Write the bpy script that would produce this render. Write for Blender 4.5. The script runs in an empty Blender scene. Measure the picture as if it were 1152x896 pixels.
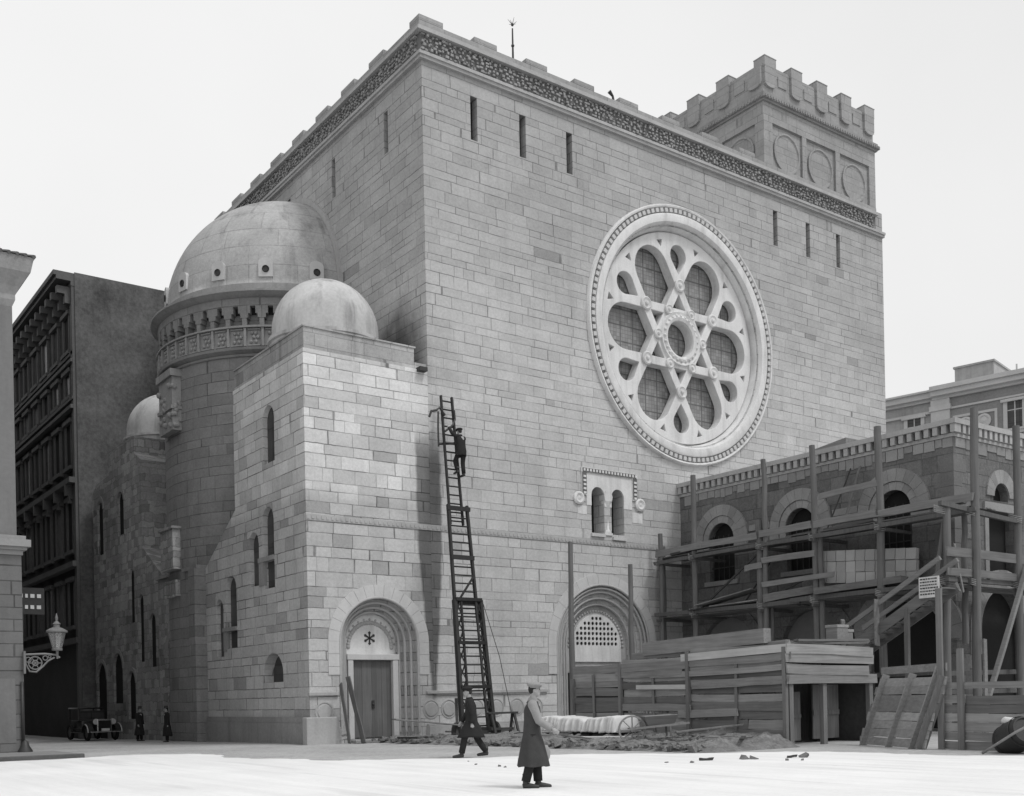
import bpy, bmesh, math, random
from math import sin, cos, pi, radians, sqrt, atan2
from mathutils import Vector, Matrix
random.seed(7)
S = bpy.context.scene
COL = S.collection

# ------------------------------------------------------------------ mesh builder
class MB:
    def __init__(s): s.v = []; s.f = []
    def add(s, vs, fs):
        o = len(s.v); s.v += [tuple(p) for p in vs]; s.f += [tuple(i + o for i in f) for f in fs]; return s
    def box(s, x0, x1, y0, y1, z0, z1):
        return s.add([(x0,y0,z0),(x1,y0,z0),(x1,y1,z0),(x0,y1,z0),(x0,y0,z1),(x1,y0,z1),(x1,y1,z1),(x0,y1,z1)],
                     [(0,3,2,1),(4,5,6,7),(0,1,5,4),(1,2,6,5),(2,3,7,6),(3,0,4,7)])
    def beam(s, p, q, w, h, up=(0,0,1), jit=0):
        p = Vector(p); q = Vector(q); d = (q-p).normalized(); u = Vector(up)
        if abs(d.dot(u)) > .95: u = Vector((0,1,0))
        a = d.cross(u).normalized(); b = a.cross(d).normalized()
        vs = []
        for c in (p, q):
            for (i, j) in ((-1,-1),(1,-1),(1,1),(-1,1)):
                vs.append(c + a*i*w/2 + b*j*h/2)
        return s.add(vs, [(0,1,2,3),(7,6,5,4),(0,4,5,1),(1,5,6,2),(2,6,7,3),(3,7,4,0)])
    def warp(s, p, q, w, h, up=(0,0,1), j=.014, seg=4):
        p = Vector(p); q = Vector(q); d = (q-p).normalized(); u = Vector(up)
        if abs(d.dot(u)) > .95: u = Vector((0,1,0))
        a = d.cross(u).normalized(); b = a.cross(d).normalized(); vs = []
        sag = random.uniform(-1,1)*j*1.6
        for k in range(seg+1):
            f = k/seg; c = p.lerp(q, f)+a*random.uniform(-j,j)*.6+b*(random.uniform(-j,j)*.6+sag*4*f*(1-f))
            ww = w*random.uniform(.93,1.05); hh = h*random.uniform(.94,1.04)
            for (x, y) in ((-1,-1),(1,-1),(1,1),(-1,1)):
                e = d*random.uniform(-.04,.04) if k in (0, seg) else Vector()
                vs.append(c+a*x*ww/2+b*y*hh/2+e)
        fs = [(0,1,2,3), tuple(seg*4+i for i in (3,2,1,0))]
        for k in range(seg):
            for i in range(4): fs.append((k*4+i, k*4+4+i, k*4+4+(i+1) % 4, k*4+(i+1) % 4))
        return s.add(vs, fs)
    def shard(s, c, r):
        i0 = len(s.v); s.box(-r*random.uniform(.5,1.2), r*random.uniform(.5,1.2), -r*random.uniform(.5,1.2), r*random.uniform(.5,1.2), -r*.6, r*random.uniform(.3,.8))
        for q in range(i0, len(s.v)): s.v[q] = tuple(t+random.uniform(-.35,.35)*r for t in s.v[q])
        return s.xf(Matrix.Translation(c) @ Matrix.Rotation(random.uniform(0,6), 4, 'Z') @ Matrix.Rotation(random.uniform(-.5,.5), 4, 'X'), i0)
    def tube(s, pts, rad, n=10, cap=True, sq=1.0):
        pts = [Vector(p) for p in pts]
        if not hasattr(rad, '__len__'): rad = [rad]*len(pts)
        vs = []; fs = []; prev = None
        for i, p in enumerate(pts):
            d = (pts[min(i+1, len(pts)-1)] - pts[max(i-1, 0)]).normalized()
            if prev is None:
                ref = Vector((0,0,1)) if abs(d.z) < .9 else Vector((0,1,0))
                a = d.cross(ref).normalized()
            else:
                a = (prev - d*prev.dot(d)).normalized()
            prev = a; b = d.cross(a)
            for k in range(n):
                t = 2*pi*k/n
                vs.append(p + (a*cos(t) + b*sin(t)*sq)*rad[i])
        for i in range(len(pts)-1):
            for k in range(n):
                k2 = (k+1) % n
                fs.append((i*n+k, i*n+k2, (i+1)*n+k2, (i+1)*n+k))
        if cap:
            fs.append(tuple(range(n))[::-1]); fs.append(tuple((len(pts)-1)*n+k for k in range(n)))
        return s.add(vs, fs)
    def lathe(s, prof, c=(0,0), n=48, a0=0, a1=2*pi, axis='z', cv=0):
        # prof: (r, h); axis z: centre c=(x,y); axis y: centre c=(x,z), h is y ; axis x: centre c=(y,z), h is x
        full = abs(a1-a0-2*pi) < 1e-6; m = n if full else n+1
        vs = []; fs = []
        for i in range(m):
            t = a0+(a1-a0)*i/n
            for r, h in prof:
                u, v = c[0]+r*cos(t), c[1]+r*sin(t)
                vs.append((u,v,h) if axis == 'z' else ((u,h,v) if axis == 'y' else (h,u,v)))
        L = len(prof)
        for i in range(n):
            j = (i+1) % m
            for k in range(L-1):
                fs.append((i*L+k, j*L+k, j*L+k+1, i*L+k+1))
        return s.add(vs, fs)
    def prism(s, poly, plane, d0, d1):
        n = len(poly); mp = PL[plane]
        vs = [mp(u, v, d0) for u, v in poly]+[mp(u, v, d1) for u, v in poly]
        fs = [tuple(range(n)), tuple(range(2*n-1, n-1, -1))]
        for i in range(n):
            j = (i+1) % n; fs.append((i, i+n, j+n, j))
        return s.add(vs, fs)
    def arcring(s, cu, cv, r0, r1, plane, d0, d1, a0=0, a1=pi, n=15, gap=.012, legs=0, legh=.45):
        mp = PL[plane]; sub = 2
        for i in range(n):
            t0 = a0+(a1-a0)*i/n+gap/r1/2; t1 = a0+(a1-a0)*(i+1)/n-gap/r1/2
            pts = [(r1, t0+(t1-t0)*k/sub) for k in range(sub+1)]+[(r0, t1+(t0-t1)*k/sub) for k in range(sub+1)]
            s.prism([(cu+r*cos(t), cv+r*sin(t)) for r, t in pts], plane, d0, d1)
        z = cv
        while legs > 0 and z > cv-legs+.05:
            z2 = max(cv-legs, z-legh)
            for sg in (-1, 1):
                u = sorted((cu+sg*r0, cu+sg*r1))
                s.prism([(u[0], z2+gap), (u[1], z2+gap), (u[1], z), (u[0], z)], plane, d0, d1)
            z = z2
        return s
    def sphere(s, c, r, n=16, m=10):
        r = r if hasattr(r, '__len__') else (r, r, r)
        vs = [(c[0], c[1], c[2]-r[2])]; fs = []
        for j in range(1, m):
            p = -pi/2+pi*j/m
            for i in range(n):
                t = 2*pi*i/n
                vs.append((c[0]+r[0]*cos(p)*cos(t), c[1]+r[1]*cos(p)*sin(t), c[2]+r[2]*sin(p)))
        vs.append((c[0], c[1], c[2]+r[2])); L = len(vs)-1
        for i in range(n):
            k = (i+1) % n
            fs.append((0, 1+k, 1+i)); fs.append((L, 1+(m-2)*n+i, 1+(m-2)*n+k))
            for j in range(m-2):
                fs.append((1+j*n+i, 1+j*n+k, 1+(j+1)*n+k, 1+(j+1)*n+i))
        return s.add(vs, fs)
    def xf(s, M, start=0):
        s.v = s.v[:start]+[tuple(M @ Vector(p)) for p in s.v[start:]]; return s
    def build(s, name, mat, parent=None, smooth=False, bevel=0, auto=None, second=None):
        me = bpy.data.meshes.new(name); me.from_pydata(s.v, [], s.f)
        bm = bmesh.new(); bm.from_mesh(me); bmesh.ops.recalc_face_normals(bm, faces=bm.faces)
        bm.to_mesh(me); bm.free()
        o = bpy.data.objects.new(name, me); COL.objects.link(o)
        if mat: me.materials.append(mat)
        if second:
            me.materials.append(second[1])
            for i in range(second[0], len(me.polygons)): me.polygons[i].material_index = 1
        if parent: o.parent = parent
        if bevel:
            m = o.modifiers.new('bev', 'BEVEL'); m.width = bevel; m.segments = 2; m.limit_method = 'ANGLE'; m.angle_limit = radians(40)
            bake(o)
        if smooth:
            for p in o.data.polygons: p.use_smooth = True
            if auto: o.data.set_sharp_from_angle(angle=radians(auto))
        return o
PL = {'y': lambda u, v, d: (u, d, v), 'x': lambda u, v, d: (d, u, v), 'z': lambda u, v, d: (u, v, d)}

def bake(o):
    bpy.context.view_layer.update()
    dg = bpy.context.evaluated_depsgraph_get()
    me = bpy.data.meshes.new_from_object(o.evaluated_get(dg), preserve_all_data_layers=True, depsgraph=dg)
    o.modifiers.clear(); o.data = me
def cut(o, cutters):
    tmp = []
    for mb in cutters:
        c = mb.build('cutter', None); tmp.append(c)
        m = o.modifiers.new('b', 'BOOLEAN'); m.operation = 'DIFFERENCE'; m.solver = 'EXACT'; m.object = c
    bake(o)
    for c in tmp: bpy.data.objects.remove(c)
def archpoly(cu, half, z0, zs, n=14, rise=None):
    rise = rise or half
    return [(cu-half, z0), (cu+half, z0)]+[(cu+half*cos(pi*k/n), zs+rise*sin(pi*k/n)) for k in range(n+1)]
def circ(cu, cv, r, n=32, a=0): return [(cu+r*cos(a+2*pi*k/n), cv+r*sin(a+2*pi*k/n)) for k in range(n)]

def empty(name, loc, label=None, cat=None, group=None, rz=0):
    o = bpy.data.objects.new(name, None); COL.objects.link(o); o.location = loc; o.rotation_euler = (0,0,rz)
    o.empty_display_size = .3
    return tag(o, label, cat, group)
def tag(o, label=None, cat=None, group=None, kind=None):
    if label: o['label'] = label
    if cat: o['category'] = cat
    if group: o['group'] = group
    if kind: o['kind'] = kind
    return o
def dup(o, parent=None):
    c = o.copy(); COL.objects.link(c); c.parent = parent
    for ch in [k for k in list(COL.objects) if k.parent == o]: dup(ch, c)
    return c

# ------------------------------------------------------------------ materials
class NT:
    def __init__(s, name):
        s.m = bpy.data.materials.new(name); s.m.use_nodes = True; s.t = s.m.node_tree; s.N = s.t.nodes; s.L = s.t.links
        s.b = s.N['Principled BSDF']
    def n(s, typ, **k):
        x = s.N.new(typ)
        for a, b in k.items(): setattr(x, a, b)
        return x
    def put(s, sock, val):
        if hasattr(val, 'is_output') or isinstance(val, bpy.types.NodeSocket): s.L.new(val, sock)
        else: sock.default_value = val
    def math(s, op, a, b=0.0, c=0.0, clamp=False):
        x = s.n('ShaderNodeMath', operation=op); x.use_clamp = clamp
        s.put(x.inputs[0], a); s.put(x.inputs[1], b); s.put(x.inputs[2], c); return x.outputs[0]
    def sep(s, v):
        x = s.n('ShaderNodeSeparateXYZ'); s.put(x.inputs[0], v); return x.outputs
    def comb(s, a, b, c=0.0):
        x = s.n('ShaderNodeCombineXYZ'); s.put(x.inputs[0], a); s.put(x.inputs[1], b); s.put(x.inputs[2], c); return x.outputs[0]
    def noise(s, vec, scale, detail=2.0, rough=.5, dim='3D', w=None):
        x = s.n('ShaderNodeTexNoise', noise_dimensions=dim)
        if dim == '1D': s.put(x.inputs['W'], w)
        else: s.put(x.inputs['Vector'], vec)
        x.inputs['Scale'].default_value = scale; x.inputs['Detail'].default_value = detail; x.inputs['Roughness'].default_value = rough
        return x.outputs[0]
    def white(s, vec):
        x = s.n('ShaderNodeTexWhiteNoise', noise_dimensions='3D'); s.put(x.inputs['Vector'], vec); return x.outputs[0]
    def ramp(s, v, a, b, c=0.0, d=1.0, smooth=False):
        x = s.n('ShaderNodeMapRange', interpolation_type='SMOOTHSTEP' if smooth else 'LINEAR'); x.clamp = True
        s.put(x.inputs[0], v)
        for i, q in enumerate((a, b, c, d)): s.put(x.inputs[i+1], q)
        return x.outputs[0]
    def obj(s): return s.n('ShaderNodeTexCoord').outputs['Object']
    def vscale(s, v, sc):
        x = s.n('ShaderNodeVectorMath', operation='MULTIPLY'); s.put(x.inputs[0], v); x.inputs[1].default_value = sc; return x.outputs[0]
    def grey(s, val, rough=.9, bump=None, bstr=.3, bdist=.02, spec=.2):
        c = s.n('ShaderNodeCombineColor')
        for i in range(3): s.put(c.inputs[i], val)
        s.L.new(c.outputs[0], s.b.inputs['Base Color']); s.put(s.b.inputs['Roughness'], rough)
        s.b.inputs['Specular IOR Level'].default_value = spec
        if bump is not None:
            q = s.n('ShaderNodeBump'); q.inputs['Strength'].default_value = bstr; q.inputs['Distance'].default_value = bdist
            s.put(q.inputs['Height'], bump); s.L.new(q.outputs[0], s.b.inputs['Normal'])
        return s.m

def ashlar(name, base, var=.3, radial=None, hs=(.42,.32,.46), w=1.0, joint=.022, jdark=.5, stain=.25, streak=.15,
           fresh=None, odd=.1, special=None, grain=.12, rough_edge=0.0, zgrad=None, patch=.26):
    T = NT(name); co = T.obj(); x, y, z = T.sep(co)
    if radial:
        dx = T.math('SUBTRACT', x, radial[0]); dy = T.math('SUBTRACT', y, radial[1])
        u = T.math('MULTIPLY', T.math('ARCTAN2', dx, dy), radial[2])
    else:
        u = T.math('ADD', x, y)
    if rough_edge:
        e = T.math('SUBTRACT', T.noise(co, 1.7, 3), .5)
        u = T.math('ADD', u, T.math('MULTIPLY', e, rough_edge)); e2 = T.math('SUBTRACT', T.noise(T.vscale(co, (1.3,1.3,1.3)), 2.1, 3), .5)
        z1 = T.math('ADD', z, T.math('MULTIPLY', e2, rough_edge))
    else: z1 = z
    zw = T.math('ADD', z1, T.math('MULTIPLY', T.noise(None, .31, 0, dim='1D', w=z1), .55))
    zw = T.math('ADD', zw, 50)
    P = sum(hs); q = T.math('DIVIDE', zw, P); k = T.math('FLOOR', q)
    fz = T.math('MULTIPLY', T.math('FRACT', q), P)
    r1 = T.math('GREATER_THAN', fz, hs[0]); r2 = T.math('GREATER_THAN', fz, hs[0]+hs[1])
    row = T.math('ADD', T.math('MULTIPLY', k, 3.0), T.math('ADD', r1, r2))
    dz = T.math('MINIMUM', T.math('MINIMUM', fz, T.math('SUBTRACT', P, fz)),
                T.math('MINIMUM', T.math('ABSOLUTE', T.math('SUBTRACT', fz, hs[0])), T.math('ABSOLUTE', T.math('SUBTRACT', fz, hs[0]+hs[1]))))
    rr = T.white(T.comb(row, 3.7, 1.1))
    wr = T.math('MULTIPLY', T.math('ADD', T.math('MULTIPLY', rr, .8), .6), w)
    u1 = T.math('ADD', T.math('DIVIDE', u, wr), T.math('MULTIPLY', T.white(T.comb(row, 9.1, 4.4)), 9))
    u2 = T.math('ADD', u1, T.math('MULTIPLY', T.noise(None, .8, 0, dim='1D', w=T.math('ADD', u1, T.math('MULTIPLY', row, 13.7))), 1.0))
    idx = T.math('FLOOR', u2); fu = T.math('FRACT', u2)
    du = T.math('MULTIPLY', T.math('MINIMUM', fu, T.math('SUBTRACT', 1.0, fu)), wr)
    dmin = T.math('MINIMUM', dz, du)
    jm = T.ramp(dmin, joint*.35, joint*.8, 1.0, 0.0)
    jm = T.math('MULTIPLY', jm, T.ramp(T.noise(co, .8, 5, .65), .33, .6, .2, 1.0))
    tone = T.white(T.comb(idx, row, .5)); t2 = T.white(T.comb(idx, row, 7.5))
    tv = T.math('MULTIPLY', T.math('SUBTRACT', tone, .5), var)
    if fresh:   # newer stone laid in one band of the wall, with stronger differences between blocks
        fm = T.ramp(z, fresh[0], fresh[0]+.5, 0, 1)
        tv = T.math('ADD', T.math('MULTIPLY', tv, T.math('ADD', 1.0, T.math('MULTIPLY', fm, fresh[2]))), T.math('MULTIPLY', fm, fresh[1]))
    val = T.math('MULTIPLY', base, T.math('ADD', 1.0, tv))
    val = T.math('MULTIPLY', val, T.math('SUBTRACT', 1.0, T.math('MULTIPLY', T.math('LESS_THAN', t2, odd), .26)))
    st = T.math('SUBTRACT', T.noise(co, .16, 4, .55), .5)
    val = T.math('MULTIPLY', val, T.math('ADD', 1.0, T.math('MULTIPLY', st, stain*2)))
    sk = T.ramp(T.noise(T.vscale(co, (1.6,1.6,.12)), 1.0, 4, .6), .52, .75)
    val = T.math('MULTIPLY', val, T.math('SUBTRACT', 1.0, T.math('MULTIPLY', sk, streak)))
    pt = T.math('SUBTRACT', T.noise(T.vscale(co, (1,1,1.5)), .75, 6, .68), .5)
    val = T.math('MULTIPLY', val, T.math('ADD', 1.0, T.math('MULTIPLY', pt, patch*2)))
    g = T.math('SUBTRACT', T.noise(co, 9, 4, .7), .5); g2 = T.math('SUBTRACT', T.noise(co, 45, 2, .6), .5)
    val = T.math('MULTIPLY', val, T.math('ADD', 1.0, T.math('MULTIPLY', T.math('ADD', g, g2), grain*2)))
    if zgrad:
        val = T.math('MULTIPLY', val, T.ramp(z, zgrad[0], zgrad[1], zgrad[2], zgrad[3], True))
    if special == 'front':
        # dark strip down the joint of wing and hall, narrowing towards the foot
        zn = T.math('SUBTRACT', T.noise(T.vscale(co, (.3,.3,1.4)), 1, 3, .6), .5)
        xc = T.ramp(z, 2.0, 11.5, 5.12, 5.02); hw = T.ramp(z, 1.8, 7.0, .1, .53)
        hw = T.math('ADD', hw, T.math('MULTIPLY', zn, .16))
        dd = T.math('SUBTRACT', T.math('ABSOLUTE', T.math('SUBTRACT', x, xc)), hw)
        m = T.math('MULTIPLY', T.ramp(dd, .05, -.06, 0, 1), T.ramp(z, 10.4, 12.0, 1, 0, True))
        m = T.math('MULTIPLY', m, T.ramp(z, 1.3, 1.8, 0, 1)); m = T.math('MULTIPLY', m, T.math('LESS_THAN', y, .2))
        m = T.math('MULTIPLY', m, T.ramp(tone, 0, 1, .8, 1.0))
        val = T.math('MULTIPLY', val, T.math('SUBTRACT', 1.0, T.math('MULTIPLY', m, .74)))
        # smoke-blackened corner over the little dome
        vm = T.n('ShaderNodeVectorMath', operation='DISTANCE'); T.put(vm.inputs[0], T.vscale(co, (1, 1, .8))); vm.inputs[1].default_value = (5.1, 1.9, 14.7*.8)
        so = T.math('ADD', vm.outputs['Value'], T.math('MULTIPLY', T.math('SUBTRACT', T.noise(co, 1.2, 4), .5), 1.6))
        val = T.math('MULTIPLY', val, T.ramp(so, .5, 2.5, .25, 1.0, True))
    val = T.math('MULTIPLY', val, T.math('SUBTRACT', 1.0, T.math('MULTIPLY', jm, jdark)))
    h = T.math('ADD', T.math('MULTIPLY', jm, -1.0), T.math('MULTIPLY', T.math('ADD', g, T.math('MULTIPLY', tone, .5)), .6))
    return T.grey(val, .92, h, .5, .02)

def plain(name, base, var=.25, sc=1.0, rough=.85, spec=.2, fine=.12, streak=0.0, bumps=.25, island=0.0, stretch=(1,1,1), metal=0.0):
    T = NT(name); co = T.obj(); cs = T.vscale(co, stretch)
    a = T.math('SUBTRACT', T.noise(cs, sc, 5, .6), .5); b = T.math('SUBTRACT', T.noise(cs, sc*14, 3, .65), .5)
    val = T.math('MULTIPLY', base, T.math('ADD', 1.0, T.math('ADD', T.math('MULTIPLY', a, var*2), T.math('MULTIPLY', b, fine*2))))
    if streak:
        sk = T.ramp(T.noise(T.vscale(co, (2.2,2.2,.22)), 1.0, 4, .6), .48, .72)
        val = T.math('MULTIPLY', val, T.math('SUBTRACT', 1.0, T.math('MULTIPLY', sk, streak)))
    if island:
        gi = T.n('ShaderNodeNewGeometry').outputs['Random Per Island']
        val = T.math('MULTIPLY', val, T.math('ADD', 1.0-island/2, T.math('MULTIPLY', gi, island)))
    T.b.inputs['Metallic'].default_value = metal
    return T.grey(val, rough, T.math('ADD', a, b), bumps, .02, spec)

def wood(name, base, axis='y', island=.7, grain=.35):
    T = NT(name); co = T.obj()
    st = {'x': (.5,9,9), 'y': (9,.5,9), 'z': (9,9,.5), 'any': (4,4,4)}[axis]
    a = T.math('SUBTRACT', T.noise(T.vscale(co, st), 1.6, 5, .65), .5); b = T.math('SUBTRACT', T.noise(co, .8, 4, .6), .5)
    gi = T.n('ShaderNodeNewGeometry').outputs['Random Per Island']
    val = T.math('MULTIPLY', base, T.math('ADD', 1-island/2, T.math('MULTIPLY', gi, island)))
    val = T.math('MULTIPLY', val, T.math('ADD', 1.0, T.math('ADD', T.math('MULTIPLY', a, grain*2), T.math('MULTIPLY', b, .6))))
    return T.grey(val, .85, a, .35, .01)

M = {}
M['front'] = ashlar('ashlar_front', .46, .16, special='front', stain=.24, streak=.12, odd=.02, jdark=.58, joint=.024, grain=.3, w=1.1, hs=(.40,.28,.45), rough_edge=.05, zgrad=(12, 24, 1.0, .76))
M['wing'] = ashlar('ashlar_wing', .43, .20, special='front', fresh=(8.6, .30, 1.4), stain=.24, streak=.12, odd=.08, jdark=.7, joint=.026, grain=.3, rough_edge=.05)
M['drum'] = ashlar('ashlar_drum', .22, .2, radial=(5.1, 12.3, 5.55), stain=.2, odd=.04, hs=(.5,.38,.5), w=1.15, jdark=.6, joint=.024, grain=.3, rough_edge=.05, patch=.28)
M['rough'] = ashlar('rubble_stone', .30, .5, hs=(.35,.25,.4), w=.6, stain=.55, joint=.03, rough_edge=.3, odd=.12, jdark=.4, grain=.4)
M['tower'] = ashlar('ashlar_tower', .31, .1, stain=.14, streak=.15, odd=.0, jdark=.35, grain=.25)
M['wingtop'] = ashlar('parapet_ashlar', .34, .3, stain=.5, streak=.35, jdark=.4, grain=.3, odd=.1)
M['dome'] = plain('dome_render', .47, .38, .6, streak=.45, fine=.2)
M['ddome'] = ashlar('dome_courses', .36, .12, radial=(5.1, 12.3, 5.4), hs=(.9,.8,1.0), w=1.6, joint=.035, jdark=.28, stain=.3, streak=.38, odd=.0, grain=.35)
M['trim'] = plain('carved_trim', .38, .2, .8, streak=.15, fine=.18)
M['trimdark'] = plain('weathered_trim', .27, .25, .8, streak=.2, fine=.25)
M['frieze'] = plain('frieze_stone', .26, .35, 2.0, fine=.35, island=.35)
M['white'] = plain('white_stone', .62, .24, 1.1, streak=.25, fine=.16)
M['pale'] = plain('pale_stone', .5, .16, .9, streak=.1, fine=.1)
M['void'] = plain('dark_interior', .02, .2, 1.0, rough=.9)
M['annex'] = ashlar('annex_stone', .15, .3, hs=(.5,.45,.55), w=.9, joint=.03, stain=.45, odd=.08, jdark=.4, grain=.5)
M['annextrim'] = plain('annex_trim', .25, .3, 1.5, fine=.25, island=.3)
M['soot'] = plain('sooty_brick', .12, .8, .4, fine=.6, streak=.15)
M['sootf'] = plain('sooty_facade', .05, .4, .6, fine=.3)
M['sootm'] = plain('sooty_moulding', .12, .3, .8, fine=.3)
M['lwall'] = plain('grey_plaster', .17, .2, .5, streak=.15, fine=.15)
M['lbase'] = ashlar('rusticated_base', .15, .1, hs=(.42,.42,.42), w=1.6, joint=.03, jdark=.6, odd=0)
M['ltrim'] = plain('plaster_moulding', .26, .2, .8, fine=.15)
M['wood_y'] = wood('weathered_board_y', .19, 'y', 1.1, .55); M['wood_x'] = wood('weathered_board_x', .19, 'x', 1.0, .55); M['wood_z'] = wood('weathered_board_z', .15, 'z', .7, .5)
M['palewood'] = wood('fresh_board', .42, 'y', .4, .3); M['pole'] = wood('scaffold_pole', .115, 'z', .5, .5); M['plank'] = wood('scaffold_plank', .235, 'y', .8, .45); M['darkwood'] = wood('dark_wood', .06, 'any', .5)
M['door'] = wood('door_wood', .12, 'z', .3)
M['tile'] = plain('roof_tile', .12, .3, 3, fine=.3)
M['iron'] = plain('black_iron', .03, .3, 3, rough=.5, spec=.4)
M['irong'] = plain('painted_iron', .15, .3, 5, rough=.5, spec=.4)
M['ladder'] = wood('ladder_wood', .035, 'z', .6)
M['canvas'] = plain('canvas', .6, .2, 3, fine=.12)
M['brick'] = plain('hollow_brick', .36, .2, 2, fine=.15, island=.35)
M['aptwall'] = plain('apartment_plaster', .36, .25, .3, streak=.2, fine=.2)
M['apttrim'] = plain('apartment_trim', .5, .2, .6, fine=.12)
M['aptdark'] = plain('apartment_brick', .25, .3, .5, fine=.3)
M['coat'] = plain('dark_wool', .022, .3, 6, fine=.3); M['coat2'] = plain('brown_wool', .05, .3, 6, fine=.3); M['tweed'] = plain('light_cloth', .26, .25, 6, fine=.25)
M['skin'] = plain('skin', .33, .1, 8, rough=.6); M['leather'] = plain('boot_leather', .03, .3, 8, rough=.5, spec=.4); M['hair'] = plain('dark_hair', .03, .3, 20)
M['carpaint'] = plain('car_lacquer', .02, .1, 3, rough=.35, spec=.5); M['tyre'] = plain('rubber', .025, .2, 5); M['chrome'] = plain('nickel', .6, .1, 5, rough=.25, metal=1.0)

def glassmat(name, base, grid):
    T = NT(name); x, y, z = T.sep(T.obj())
    def line(c, p, wd):
        f = T.math('FRACT', T.math('DIVIDE', T.math('ADD', c, 100), p)); d = T.math('MULTIPLY', T.math('MINIMUM', f, T.math('SUBTRACT', 1, f)), p)
        return T.math('LESS_THAN', d, wd)
    a = T.math('MAXIMUM', line(x, grid, .012), line(z, grid, .012)); b = T.math('MAXIMUM', line(x, grid*4.2, .03), line(z, grid*4.2, .03))
    cell = T.white(T.comb(T.math('FLOOR', T.math('DIVIDE', T.math('ADD', x, 100), grid)), T.math('FLOOR', T.math('DIVIDE', T.math('ADD', z, 100), grid)), 1))
    v = T.math('MULTIPLY', base, T.math('ADD', .8, T.math('MULTIPLY', cell, .4)))
    v = T.math('MULTIPLY', v, T.math('SUBTRACT', 1, T.math('MULTIPLY', T.math('MAXIMUM', T.math('MULTIPLY', a, .35), T.math('MULTIPLY', b, .6)), 1.0)))
    return T.grey(v, .35, cell, .15, .01, .5)
M['rose'] = glassmat('leaded_glass', .22, .17); M['annexdark'] = plain('mould_ground', .12, .3, 3); M['pane'] = glassmat('dusty_pane', .05, .35)

# ------------------------------------------------------------------ ground
def gz(x, y): return -.012*min(max(y-2, 0), 26)
def axis_vals():
    a = [-600,-300,-150,-80]; t = -50
    while t <= 60: a.append(t); t += 2
    return a+[90,150,300,600]
ax = axis_vals(); g = MB(); n = len(ax)
g.add([(x, y, gz(x, y)) for y in ax for x in ax], [(j*n+i, j*n+i+1, (j+1)*n+i+1, (j+1)*n+i) for j in range(n-1) for i in range(n-1)])
T = NT('trodden_earth'); co = T.obj()
a = T.math('SUBTRACT', T.noise(co, .35, 6, .65), .5); b = T.math('SUBTRACT', T.noise(co, 6, 5, .7), .5); c_ = T.math('SUBTRACT', T.noise(co, 40, 2, .6), .5)
v = T.math('MULTIPLY', .36, T.math('ADD', 1, T.math('ADD', T.math('MULTIPLY', a, .9), T.math('ADD', T.math('MULTIPLY', b, 1.1), T.math('MULTIPLY', c_, .8)))))
M['earth'] = T.grey(v, .95, T.math('ADD', a, b), .6, .05)
tag(g.build('ground', M['earth']), kind='structure')
T = NT('pale_dusty_paving'); co = T.obj()
a = T.math('SUBTRACT', T.noise(co, .3, 5, .6), .5); b = T.math('SUBTRACT', T.noise(co, 9, 5, .7), .5)
v = T.math('MULTIPLY', .70, T.math('ADD', 1, T.math('ADD', T.math('MULTIPLY', a, .3), T.math('ADD', T.math('MULTIPLY', b, .2), T.math('MULTIPLY', T.math('SUBTRACT', T.noise(T.vscale(co, (2.2,.18,1)), 1.0, 4, .6), .5), .3)))))
tk = T.ramp(T.noise(T.vscale(co, (1.4,.12,1)), 1.0, 3, .5), .6, .68); tk2 = T.ramp(T.noise(co, 2.4, 4, .7), .62, .72)
v = T.math('MULTIPLY', v, T.math('SUBTRACT', 1.0, T.math('ADD', T.math('MULTIPLY', tk, .12), T.math('MULTIPLY', tk2, .14))))
M['road'] = T.grey(v, .95, b, .3, .02)
edge = [(-60,-2.6),(-25,-2.5),(-10.4,-2.4),(-7.8,-1.7),(-6.2,-1.6),(-5.3,-2.6),(-5.0,-6),(-4.5,-9.4),(-2.6,-11.0),(-.4,-12.2),(2.2,-14.0),(5.0,-16.9),(5.7,-19.3),(6.6,-22.2),(8,-27),(14,-40),(20,-70),(20,-120),(-60,-120)]
pts = []
for i in range(len(edge)):
    p, q = Vector(edge[i]), Vector(edge[(i+1) % len(edge)]); m = max(1, int((q-p).length/.25)) if 1 <= i < 15 else 1
    for k in range(m):
        w = p.lerp(q, k/m)
        if m > 1: w = w+Vector((random.uniform(-.12,.12)+.3*sin(w.y*1.3), random.uniform(-.12,.12)+.25*sin(w.x*1.7)))
        pts.append((w.x, w.y, .006))
tag(MB().add(pts, [tuple(range(len(pts)))]).build('road', M['road']), kind='structure')
pv = MB().box(-40, -8.05, -1.5, 1.72, -.3, .11).build('pavement', plain('pavement_slab', .22, .3, .6, fine=.25), bevel=.015); tag(pv, kind='structure')
tag(MB().box(-40, -8.0, -1.72, -1.505, -.3, .12).build('kerb', plain('kerb_stone', .1, .3, 1.0, fine=.25), bevel=.02), kind='structure')

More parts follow.
